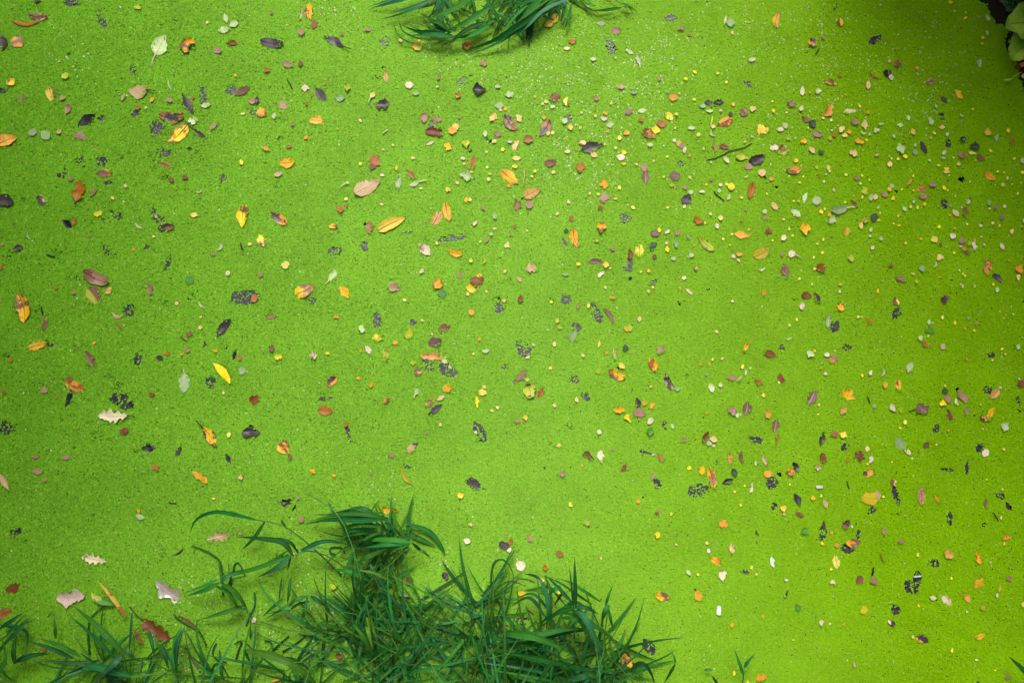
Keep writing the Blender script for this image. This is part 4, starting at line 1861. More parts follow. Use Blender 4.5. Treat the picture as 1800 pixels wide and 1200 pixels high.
def frond_layer(step, size, z, zj, tilt, seed, lower):
    r = np.random.default_rng(seed)
    nx = int((FX1 - FX0) / step); ny = int((FY1 - FY0) / step)
    I, J = np.meshgrid(np.arange(nx), np.arange(ny))
    x = FX0 + (I + 0.5 + (J % 2) * 0.5 + (r.random(I.shape) - .5) * 0.95) * step
    y = FY0 + (J + 0.5 + (r.random(I.shape) - .5) * 0.95) * step
    rnd = r.random(I.shape)
    alive = np.ones(I.shape, bool)
    alive &= bank_h(x, y) < 0.002 - 0.022 * vnoise(x, y, 0.03, 61) * vnoise(x, y, 0.009, 62)
    # natural small gaps, more of them on the left where the weed is coarser
    left = np.clip((0.2 - x) / 1.2, 0, 1)
    if not lower:
        cl = vnoise(x, y, 0.02, 21)
        alive &= ~(rnd < (0.003 + 0.045 * left) * (0.4 + 1.2 * cl))
    def window(it, k=1.0):
        rad = 0.5 * max(it['L'], it['W']) * k + 0.006
        i0 = max(0, int((it['c'].x - rad - FX0) / step) - 1); i1 = min(nx, int((it['c'].x + rad - FX0) / step) + 2)
        j0 = max(0, int((it['c'].y - rad - FY0) / step) - 1); j1 = min(ny, int((it['c'].y + rad - FY0) / step) + 2)
        if i0 >= i1 or j0 >= j1: return None
        sl = (slice(j0, j1), slice(i0, i1))
        dx = x[sl] - it['c'].x; dy = y[sl] - it['c'].y
        ca, sa = math.cos(it['rot']), math.sin(it['rot'])
        U = (dx * ca + dy * sa) / (it['L'] / 2); V = (-dx * sa + dy * ca) / (it['W'] / 2)
        return sl, U * U + V * V
    for k, it in enumerate(GAPS):
        w = window(it, 1.3)
        if w is None: continue
        sl, e = w
        xx, yy = x[sl], y[sl]
        n1 = vnoise(xx, yy, max(0.006, it['W'] * 0.35), 40 + k); n2 = vnoise(xx, yy, 0.0036, 41)
        if it['type'] == 'rg':
            n3 = vnoise(xx, yy, 0.009, 43)
            cover = 0.34 + 0.32 * ((k * 0.618) % 1.0)
            p = np.clip((1.12 + 0.7 * (n3 - 0.5) - e) * 2.4, 0, 1) * np.clip((n1 * 0.5 + n2 * 0.6 + n3 * 0.35 - cover) * 2.0 + 0.46, 0.05, 0.90)
            if lower: p = p * (e < 0.9)
        else:
            p = np.clip((1.15 - e) * 1.4, 0, 1) * np.clip((n1 * 0.5 + n2 * 0.9 - 0.50) * 2.6, 0, 0.9)
            p = p * (0.85 if not lower else 0.7)
        alive[sl] &= ~(rnd[sl] < p)
    if not lower:
        for it in TOPS:
            w = window(it)
            if w is None: continue
            sl, e = w
            alive[sl] &= ~(e < 0.55)
    x, y, rnd = x[alive], y[alive], rnd[alive]
    n = len(x)
    ang = r.random(n) * 2 * math.pi
    s = size * (0.72 + 0.5 * r.random(n)) * (1.0 + 0.12 * np.clip(-x, -1, 1))
    asp = 0.62 + 0.3 * r.random(n)
    tx_ = (r.random(n) - .5) * 2 * tilt; ty_ = (r.random(n) - .5) * 2 * tilt
    zc = z + (r.random(n) - .5) * zj
    ca, sa = np.cos(ang), np.sin(ang)
    loc = np.array([(0.5, 0.06), (0.02, 0.5), (-0.5, -0.02), (-0.04, -0.5)])
    V = np.empty((n, 4, 3), np.float32)
    for k in range(4):
        lx = loc[k, 0] * s; ly = loc[k, 1] * s * asp
        dx = lx * ca - ly * sa; dy = lx * sa + ly * ca
        V[:, k, 0] = x + dx; V[:, k, 1] = y + dy
        V[:, k, 2] = zc + dx * tx_ + dy * ty_
    # colour of each frond: fresh green, more yellow towards the right of the pond, whitish and brown ones mixed in
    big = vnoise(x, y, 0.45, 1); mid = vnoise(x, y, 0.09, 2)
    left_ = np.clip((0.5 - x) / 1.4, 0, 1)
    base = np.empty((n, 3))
    c3 = np.array([(0.108, 0.285, 0.012), (0.166, 0.370, 0.027), (0.168, 0.352, 0.002)])  # left tone is greener weed, also darkened to carry the edge shade
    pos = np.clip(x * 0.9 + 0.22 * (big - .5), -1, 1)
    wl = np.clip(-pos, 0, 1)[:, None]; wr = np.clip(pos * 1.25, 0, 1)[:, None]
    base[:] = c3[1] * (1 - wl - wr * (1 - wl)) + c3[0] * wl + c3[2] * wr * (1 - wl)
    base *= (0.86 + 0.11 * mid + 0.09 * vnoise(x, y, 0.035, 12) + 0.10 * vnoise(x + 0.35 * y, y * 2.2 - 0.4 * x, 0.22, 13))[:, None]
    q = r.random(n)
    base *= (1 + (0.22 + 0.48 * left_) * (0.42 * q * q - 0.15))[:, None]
    q2 = r.random(n)
    lt = q2 > 0.95
    base[lt] = base[lt] * 0.6 + np.array([0.30, 0.42, 0.07]) * 0.4
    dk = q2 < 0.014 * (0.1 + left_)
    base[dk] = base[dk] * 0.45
    if not lower:
        pb = np.full(n, 0.001)
        for (bx, by, br_, am) in PALE_SPOTS:
            p = at(bx, by); rr = br_ * 0.0013
            e = ((x - p.x) ** 2 + (y - p.y) ** 2) / (rr * rr)
            pb += am * 0.26 * np.exp(-e) * np.clip(vnoise(x, y, 0.014, 5) * 2 - 0.5, 0, 1.2)
        bm = r.random(n) < 0.0035 * (0.3 + 1.6 * vnoise(x, y, 0.06, 8))
        base[bm] = np.array([0.16, 0.10, 0.035]) * (0.5 + r.random((bm.sum(), 1)))
        wmask = r.random(n) < pb
        base[wmask] = np.array([0.40, 0.48, 0.24]) * (0.7 + 0.5 * r.random((wmask.sum(), 1)))
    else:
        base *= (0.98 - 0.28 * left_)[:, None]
    col = np.ones((n, 4), np.float32); col[:, :3] = base
    return V.reshape(-1, 3), col

def frond_mesh(name, V, col):
    n = len(col)
    me = bpy.data.meshes.new(name)
    me.vertices.add(4 * n); me.loops.add(4 * n); me.polygons.add(n)
    me.vertices.foreach_set('co', V.astype(np.float32).ravel())
    me.loops.foreach_set('vertex_index', np.arange(4 * n, dtype=np.int32))
    me.polygons.foreach_set('loop_start', np.arange(0, 4 * n, 4, dtype=np.int32))
    me.update(calc_edges=True)
    at_ = me.attributes.new('tint', 'FLOAT_COLOR', 'FACE')
    at_.data.foreach_set('color', col.ravel())
    me.materials.append(M_weed)
    o = bpy.data.objects.new(name, me); C.objects.link(o)
    return o

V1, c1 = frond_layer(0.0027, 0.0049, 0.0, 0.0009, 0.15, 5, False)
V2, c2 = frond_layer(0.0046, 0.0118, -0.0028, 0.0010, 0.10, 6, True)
# loose fronds washed onto the rims of the floating leaves
r3 = np.random.default_rng(77)
ex, ez = [], []
for it in TOPS:
    if it['L'] < 0.022 or it['type'] == 'rd': continue
    k = int(r3.integers(0, 14) * min(2.2, it['L'] / 0.035))
    th = r3.random() * 6.28 + (r3.random(k) - .5) * 3.6
    e = 0.62 + 0.5 * r3.random(k)
    U = np.cos(th) * e * it['L'] / 2; W_ = np.sin(th) * e * it['W'] / 2
    ca, sa = math.cos(it['rot']), math.sin(it['rot'])
    ex.append(np.stack([it['c'].x + U * ca - W_ * sa, it['c'].y + U * sa + W_ * ca], 1)); ez.append(0.0032 + 0.004 * r3.random(k))
ex = np.concatenate(ex); ez = np.concatenate(ez); ne = len(ex)
ang = r3.random(ne) * 6.28; s = 0.0042 * (0.7 + 0.6 * r3.random(ne))
V3 = np.empty((ne, 4, 3), np.float32)
for k, (lx, ly) in enumerate(((.5, .05), (0, .4), (-.5, 0), (0, -.4))):
    V3[:, k, 0] = ex[:, 0] + s * (lx * np.cos(ang) - ly * np.sin(ang)); V3[:, k, 1] = ex[:, 1] + s * (lx * np.sin(ang) + ly * np.cos(ang))
    V3[:, k, 2] = ez + 0.0006 * (r3.random(ne) - .5)
c3_ = np.ones((ne, 4), np.float32); c3_[:, :3] = np.array([0.14, 0.32, 0.012]) * (0.7 + 0.6 * r3.random((ne, 1)))
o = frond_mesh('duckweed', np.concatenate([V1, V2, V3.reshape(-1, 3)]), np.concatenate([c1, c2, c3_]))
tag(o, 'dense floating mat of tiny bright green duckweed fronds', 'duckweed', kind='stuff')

# ---------------------------------------------------------------- leaf shapes
def half_width(t, u, side, rs):
    if t == 'rd': return math.sqrt(max(0.0, 1 - (2 * u - 1) ** 2))
    if t == 'la': return math.sin(math.pi * u) ** 1.15
    if t == 'ov':
        return (u ** 0.62) * ((1 - u) ** 0.95) / (0.395 ** 0.62 * 0.605 ** 0.95)
    if t == 'ok':
        w = 0.30 * math.sin(math.pi * u) ** 0.4 + 0.05
        for q, (c0, a0, s0) in enumerate(((0.16, 0.40, 0.055), (0.36, 0.62, 0.07), (0.57, 0.72, 0.075), (0.77, 0.55, 0.07), (0.93, 0.30, 0.06))):
            j = math.sin(rs * 37 + q * 5.1 + side * 2.3)
            w += a0 * (0.85 + 0.3 * j) * math.exp(-((u - c0 - 0.035 * j) / s0) ** 2)
        return min(w, 1.05) * min(1, (1 - u) * 14)
    if t in ('hf',):
        w = math.sin(math.pi * u) ** 0.8
        return w if side > 0 else w * 0.22 * rs
    return math.sin(math.pi * u) ** 0.62

def leaf_geo(t, L, W, rnd):
    """verts, faces, uvs of one leaf blade lying along +x, base at -L/2"""
    big = L > 0.045
    nu = 32 if t == 'ok' else (14 if big else 8)
    if t == 'rd' and not big: nu = 7
    cols = [-1, -0.55, 0, 0.55, 1] if (big or L > 0.025) else [-1, 0, 1]
    rs = rnd.uniform(0.6, 1.2) if t == 'hf' else rnd.random()
    torn = {'lb': 0.46, 'rg': 0.40, 'ok': 0.10, 'rd': 0.26, 'el': 0.19, 'ov': 0.13, 'la': 0.08, 'hf': 0.10, 'cr': 0.12}.get(t, 0.1)
    ph = [[rnd.uniform(0, 6.28) for _ in range(4)] for _ in range(2)]
    fr = [[rnd.uniform(1.2, 2.2), rnd.uniform(2.6, 4.2), rnd.uniform(5, 8), rnd.uniform(9, 14)] for _ in range(2)]
    bend = rnd.uniform(-0.09, 0.09)
    bites = []
    for _ in range({'lb': 2, 'rg': 2, 'el': 1, 'ov': 1, 'rd': 1}.get(t, 0)):
        if t in ('lb', 'rg') or rnd.random() < 0.55:
            bites.append((rnd.uniform(0.15, 0.9), rnd.choice((-1, 1)), rnd.uniform(0.05, 0.13), rnd.uniform(0.2, 0.65 if t in ('lb', 'rg') else 0.4)))
    cup = rnd.uniform(-0.05, 0.18) if t != 'rg' else 0.0
    curl = rnd.uniform(-0.02, 0.12) if t != 'rg' else 0.0
    wav = rnd.uniform(0.005, 0.03) if t != 'rg' else 0.0
    if t == 'rd': cup *= 0.25; curl *= 0.25
    if t == 'lb': cup *= 1.5; wav *= 1.8
    if t == 'ok': cup = rnd.uniform(0.08, 0.2); wav = 0.03
    p1, p2 = rnd.uniform(0, 6.28), rnd.uniform(0, 6.28)
    vs, uvs = [], []
    for i in range(nu + 1):
        u = i / nu
        uu = min(max(u, 0.012), 0.992)
        for v in cols:
            s = 0 if v <= 0 else 1
            w = half_width('el' if t in ('lb', 'rg', 'cr') else t, uu, 1 if s else -1, rs)
            nz = sum(math.sin(fr[s][k] * 6.28 * u * 0.8 + ph[s][k]) * (0.5, 0.3, 0.22, 0.16)[k] for k in range(4))
            w *= 1 + torn * nz
            for (bu, bs, bw, bd) in bites:
                if (v > 0) == (bs > 0): w *= 1 - bd * math.exp(-((u - bu) / bw) ** 2)
            w = max(w, 0.02)
            y = v * w * W / 2
            x = (u - 0.5) * L
            if t == 'cr':                                # crescent: the blade bends round
                y = v * w * W * 0.22 - (math.cos((u - 0.5) * math.pi) - 0.6) * W * 0.42
            if t == 'hf': y -= W * 0.22
            y += bend * L * (4 * (u - 0.5) ** 2 - 0.5) if t not in ('cr', 'ok', 'rg') else 0
            z = cup * W * (v * v) * w + curl * L * (2 * u - 1) ** 2 + wav * W * math.sin(7 * u + p1 + v * 2) \
                + wav * 0.7 * W * math.sin(13 * u * (1 + 0.3 * v) + p2)
            vs.append([x, y, z]); uvs.append((u, v * 0.5 + 0.5))
    nc = len(cols)
    fs = [(i * nc + k, (i + 1) * nc + k, (i + 1) * nc + k + 1, i * nc + k + 1) for i in range(nu) for k in range(nc - 1)]
    zmin = min(p[2] for p in vs)
    for p in vs: p[2] -= zmin
    return vs, fs, uvs, nc, nu

def tube(pts, rads, n=5):
    vs, fs = [], []
    for i, p in enumerate(pts):
        a = pts[max(0, i - 1)]; b = pts[min(len(pts) - 1, i + 1)]
        d = (Vector(b) - Vector(a)).normalized()
        s = d.cross(Vector((0, 0, 1)))
        if s.length < 1e-4: s = Vector((1, 0, 0))
        s.normalize(); t = s.cross(d)
        for k in range(n):
            q = 6.28318 * k / n
            vs.append(Vector(p) + (s * math.cos(q) + t * math.sin(q)) * rads[i])
    for i in range(len(pts) - 1):
        for k in range(n):
            fs.append((i * n + k, i * n + (k + 1) % n, (i + 1) * n + (k + 1) % n, (i + 1) * n + k))
    fs.append(tuple(range(n - 1, -1, -1))); fs.append(tuple(range((len(pts) - 1) * n, len(pts) * n)))
    return vs, fs

# ---------------------------------------------------------------- labels
SHAPE = {'la': 'narrow leaf', 'el': 'oval leaf', 'ov': 'pointed leaf', 'lb': 'ragged leaf', 'hf': 'half leaf', 'cr': 'curled leaf sliver',
         'ok': 'lobed leaf', 'rg': 'rotted leaf patch', 'st': 'twig', 'ch': 'plastic chip'}
NAME = {'la': 'narrow_leaf', 'el': 'oval_leaf', 'ov': 'pointed_leaf', 'lb': 'ragged_leaf', 'hf': 'torn_half_leaf', 'cr': 'curled_leaf_sliver',
        'ok': 'oak_leaf', 'rg': 'rotted_leaf', 'st': 'twig', 'ch': 'plastic_chip'}
COLKIND = {'y': 'yellow', 'yo': 'golden', 'or': 'orange', 'ot': 'orange', 'oy': 'yellow', 'lm': 'yellow', 'ly': 'yellow', 'pe': 'peach', 'pa': 'pale', 'wg': 'pale', 'ww': 'pale',
           'gg': 'pale', 'pp': 'pale', 'tn': 'tan', 'ol': 'green', 'gr': 'green', 'dg': 'green', 'br': 'brown', 'ob': 'brown', 'db': 'brown', 'dr': 'brown',
           'pm': 'mauve', 'pk': 'mauve', 'pv': 'mauve', 'pu': 'dark', 'bk': 'dark', 'gd': 'dark', 'gs': 'grey'}
LAND = [it for it in ITEMS if it['name']]
used_labels = {}

def describe(it):
    two = it['pal'].replace('|', '+').split('+')
    c = PAL[two[0]][0]
    if len(two) > 1: c += ' and ' + PAL[two[1]][0]
    L = it['Lp'] / 4
    t = it['type']
    if t == 'rd':
        return ('tiny ' if L < 8.5 else 'small ' if L < 13 else '') + c + (' disc' if L < 13 else ' round leaf')
    size = 'tiny ' if L < 9 else 'small ' if L < 17 else 'large ' if L > 34 else ''
    return size + c + ' ' + SHAPE[t]

def direction(dx, dy):
    a = math.degrees(math.atan2(-dy, dx)) % 360
    return ['right of', 'up right of', 'above', 'up left of', 'left of', 'down left of', 'below', 'down right of'][int(((a + 22.5) % 360) // 45)]

RANK = ['', 'second nearest ', 'third nearest ', 'fourth nearest ', 'fifth nearest ', 'sixth nearest ']
def label_all(things):
    """single each thing out by its look, its direction from a landmark leaf and its rank among its likes there"""
    best = {}
    D = {id(t): describe(t) for t in things}
    for q in LAND:
        keys = {}
        for t in things:
            if t is q: continue
            dx, dy = t['px'] - q['px'], t['py'] - q['py']
            r2 = dx * dx + dy * dy
            if r2 < 420 ** 2:
                keys.setdefault((D[id(t)], direction(dx, dy)), []).append((r2, id(t)))
        for (d, dr), lst in keys.items():
            lst.sort()
            for rk, (r2, ti) in enumerate(lst[:6]):
                pre = RANK[rk]
                if rk == 0 and len(lst) > 1: pre = 'nearest '
                lab = '%s%s %s the %s' % (pre, d, dr, q['name'].split(',')[0])
                if len(lab.split()) > 16: continue
                score = math.sqrt(r2) * (1 + 0.8 * rk) + (0 if len(lab.split()) < 15 else 20)
                if ti not in best or score < best[ti][0]: best[ti] = (score, lab)
    for t in things: t['label'] = t['name'] or best[id(t)][1]

for q in LAND: used_labels[q['name']] = 1

# ---------------------------------------------------------------- place every floating leaf, disc, twig and chip
crumbs_v, crumbs_f, crumbs_m = [], [], []
label_all([q for q in ITEMS if q['type'] != 'sp' and not (q['type'] == 'rg' and max(q['Lp'], q['Wp']) < 55 and not q['name'])
           and not (q['type'] == 'rd' and q['Lp'] <= 16 and not q['name'])])
order = sorted(range(len(ITEMS)), key=lambda k: -ITEMS[k]['L'])
n_leaf = 0
for k in order:
    it = ITEMS[k]
    t = it['type']
    if t == 'sp': continue
    rnd = random.Random(1000 + k)
    if t == 'rg' and max(it['Lp'], it['Wp']) < 55 and not it['name']: continue   # only a gap with dark water
    c, L, W = it['c'], it['L'], it['W']
    base_pal = it['pal'].replace('|', '+').split('+')[0]
    if t == 'rd' and it['Lp'] <= 16 and not it['name']:
        crumbs_m.append((it, rnd)); continue
    lab = it['label']
    if t == 'st':
        nm = 'twig'
        nseg = 6; pts = []
        for i in range(nseg + 1):
            u = i / nseg
            pts.append(((u - .5) * L, math.sin(u * 5 + rnd.random() * 6) * L * 0.02, 0.0025 + 0.001 * math.sin(u * 3)))
        rr = max(0.0008, W * 0.42)
        vs, fs = tube(pts, [rr * (0.5 + 0.5 * math.sin(math.pi * (0.15 + 0.7 * i / nseg))) for i in range(nseg + 1)], 5)
        o = mesh_obj(nm, vs, fs, leaf_mat(it['pal']), smooth=True)
        o.location = (c.x, c.y, 0.0); o.rotation_euler = (0, 0, it['rot'])
        tag(o, lab, 'twig', 'twigs and stalk bits afloat')
        continue
    if t == 'ch':
        nb = 12; pr = []
        for i in range(nb):
            q = 6.28318 * i / nb
            e = 0.35 if W / L > 0.3 else 0.6
            sx = math.copysign(abs(math.cos(q)) ** e, math.cos(q)) * L / 2; sy = math.copysign(abs(math.sin(q)) ** e, math.sin(q)) * W / 2
            wob = 1 + rnd.uniform(-.10, .06)
            pr.append((sx * wob, sy * wob * (1 - 0.25 * sx / L)))
        vs = [(x, y, 0.0012) for x, y in pr] + [(x * .96, y * .92, 0.0042) for x, y in pr]
        fs = [(i, (i + 1) % nb, nb + (i + 1) % nb, nb + i) for i in range(nb)] + [tuple(range(nb, 2 * nb))]
        o = mesh_obj('plastic_chip', vs, fs, leaf_mat('ww'), smooth=False)
        o.location = (c.x, c.y, 0.0012); o.rotation_euler = (0, 0, it['rot'])
        tag(o, lab, 'plastic chip', 'white plastic chips')
        continue
    vs, fs, uvs, nc, nu = leaf_geo(t, L, W, rnd)
    colk = COLKIND[base_pal]
    if t == 'rd':
        nm = colk + ('_leaf_disc' if it['Lp'] < 52 else '_round_leaf')
        cat = 'leaf disc' if it['Lp'] < 52 else 'leaf'
    else:
        nm = colk + '_' + NAME[t]; cat = 'leaf'
    if t == 'rg': nm, cat = 'rotted_leaf', 'rotted leaf'
    if t == 'ok': nm = 'oak_leaf'
    o = mesh_obj(nm, vs, fs, M_rot if t == 'rg' else leaf_mat(it['pal']), uvs=uvs)
    tilt = (0.0, 0.0)
    if t == 'rg':
        z = -0.0018
    else:
        z = 0.0014 + 0.0016 * rnd.random() + (0.0018 if L < 0.02 else 0.0)
    if t not in ('rg', 'rd', 'cr') and L > 0.026:            # lies a little aslant, one rim sunk among the fronds
        z = rnd.uniform(-0.0012, 0.0014); tilt = (R(rnd.uniform(-5, 5)), R(rnd.uniform(-3, 3)))
    o.location = (c.x, c.y, z); o.rotation_euler = (tilt[0], tilt[1], it['rot'])
    tag(o, lab, cat, {'rg': 'rotted leaves sunk in the duckweed'}.get(t) or (colk + (' discs' if cat == 'leaf disc' else ' leaves') + ' afloat on the duckweed'))
    n_leaf += 1
    mid = nc // 2
    ribm = M_stem_pale if base_pal in ('tn', 'wg', 'gg', 'pa', 'pp', 'pm') else (M_stem_dark if base_pal in ('bk', 'pu', 'dg') else M_stem_brown)
    if t in ('el', 'ov', 'la', 'ok') and it['Lp'] >= 95:
        pts = [Vector(vs[i * nc + mid]) + Vector((0, 0, 0.0004)) for i in range(0, nu + 1)]
        tv, tf = tube(pts, [max(0.0003, 0.0011 * (1 - i / (nu + 1)) * min(1.3, L / 0.06)) for i in range(len(pts))], 4)
        mesh_obj('midrib', tv, tf, ribm, o)
    if it['stem'] > 0:
        b0 = Vector(vs[mid]); s = it['stem']
        sg = rnd.choice((-1, 1))
        pts = [b0 + Vector((-s * q, sg * s * 0.16 * q * q, 0.0010 + 0.0012 * math.sin(q * 3))) for q in (-0.15, 0, .25, .5, .75, 1)]
        tv, tf = tube(pts, [0.0016, 0.0015, 0.0012, 0.0011, 0.0011, 0.0015], 5)
        mesh_obj('stalk', tv, tf, M_stem_pale if base_pal in ('wg', 'gg', 'pa', 'pe') and t != 'ok' else M_stem_dark, o)

# crumbs too small to pick apart: one mesh
vs_all, fs_all, mats, midx = [], [], [], []
for it, rnd in crumbs_m:
    vs, fs, uvs, nc, nu = leaf_geo('rd', it['L'], it['W'], rnd)
    m_ = leaf_mat(it['pal'])
    if m_ not in mats: mats.append(m_)
    b0 = len(vs_all); ca, sa = math.cos(it['rot']), math.sin(it['rot'])
    for p in vs: vs_all.append((it['c'].x + p[0] * ca - p[1] * sa, it['c'].y + p[0] * sa + p[1] * ca, p[2] + 0.003))
    for f in fs: fs_all.append(tuple(q + b0 for q in f)); midx.append(mats.index(m_))
if vs_all:
    o = mesh_obj('leaf_crumbs', vs_all, fs_all, None)
    for m_ in mats: o.data.materials.append(m_)
    o.data.polygons.foreach_set('material_index', midx)
    tag(o, 'scatter of the tiniest pale crumbs of leaf on the duckweed', 'leaf crumbs', kind='stuff')
print('leaves placed', n_leaf, 'labels shared', sum(1 for v in used_labels.values() if v > 1))
# ---------------------------------------------------------------- grass
def catmull(P, n):
    P = [Vector(p) for p in P]
    if len(P) == 2: return [P[0].lerp(P[1], i / n) for i in range(n + 1)]
    Q = [P[0] * 2 - P[1]] + P + [P[-1] * 2 - P[-2]]
    out = []
    segs = len(P) - 1
    for i in range(n + 1):
        f = i / n * segs; k = min(int(f), segs - 1); t = f - k
        a, b, c, d = Q[k], Q[k + 1], Q[k + 2], Q[k + 3]
        out.append(0.5 * ((2 * b) + (c - a) * t + (2 * a - 5 * b + 4 * c - d) * t * t + (3 * b - a - 3 * c + d) * t ** 3))
    return out

def blade(root, P, w, mat, rnd, n=11):
    """one grass blade: a folded ribbon along the points P (base first), parented to its shoot"""
    pts = catmull(P, n)
    o0 = root.location
    roll0 = rnd.uniform(-0.5, 0.5); roll1 = roll0 + rnd.uniform(-0.7, 0.7)
    fold = rnd.uniform(0.08, 0.25)
    vs, fs, uv = [], [], []
    for i, p in enumerate(pts):
        u = i / n
        d = (pts[min(i + 1, n)] - pts[max(i - 1, 0)]).normalized()
        s = d.cross(Vector((0, 0, 1)))
        if s.length < 0.05: s = Vector((1, 0, 0)).cross(d)
        s.normalize(); up = s.cross(d)
        ro = roll0 + (roll1 - roll0) * u
        s2 = s * math.cos(ro) + up * math.sin(ro); up2 = up * math.cos(ro) - s * math.sin(ro)
        ww = w * (0.45 + 0.75 * min(1, u / 0.25)) * (1 - max(0, (u - 0.3) / 0.7) ** 1.7) / 1.2 + 0.0003
        q = p - o0
        vs += [q + s2 * ww / 2 + up2 * ww * fold, q, q - s2 * ww / 2 + up2 * ww * fold]
        uv += [(u, 0), (u, .5), (u, 1)]
    for i in range(n):
        for k in (0, 1): fs.append((i * 3 + k, i * 3 + k + 1, i * 3 + k + 4, i * 3 + k + 3))
    return mesh_obj('blade', vs, fs, mat, root, uvs=uv)

def culm(root, P, r, mat=None, n=10):
    pts = [p - root.location for p in catmull(P, n)]
    vs, fs = tube(pts, [r * (1 - 0.45 * i / n) for i in range(n + 1)], 5)
    return mesh_obj('culm', vs, fs, mat or M_culm, root)

GM = {'s': M_straw, 'g': M_grass, 'd': M_grass_dark, 't': M_grass_teal, 'l': M_grass_lime}
def P3(pl):
    k = 0.38 if pl[0][1] < 100 and pl[0][0] < 1200 else 0.8     # the top clump lies almost flat on the weed
    return [at(x, y, max(.005, z * k)) for x, y, z in pl]

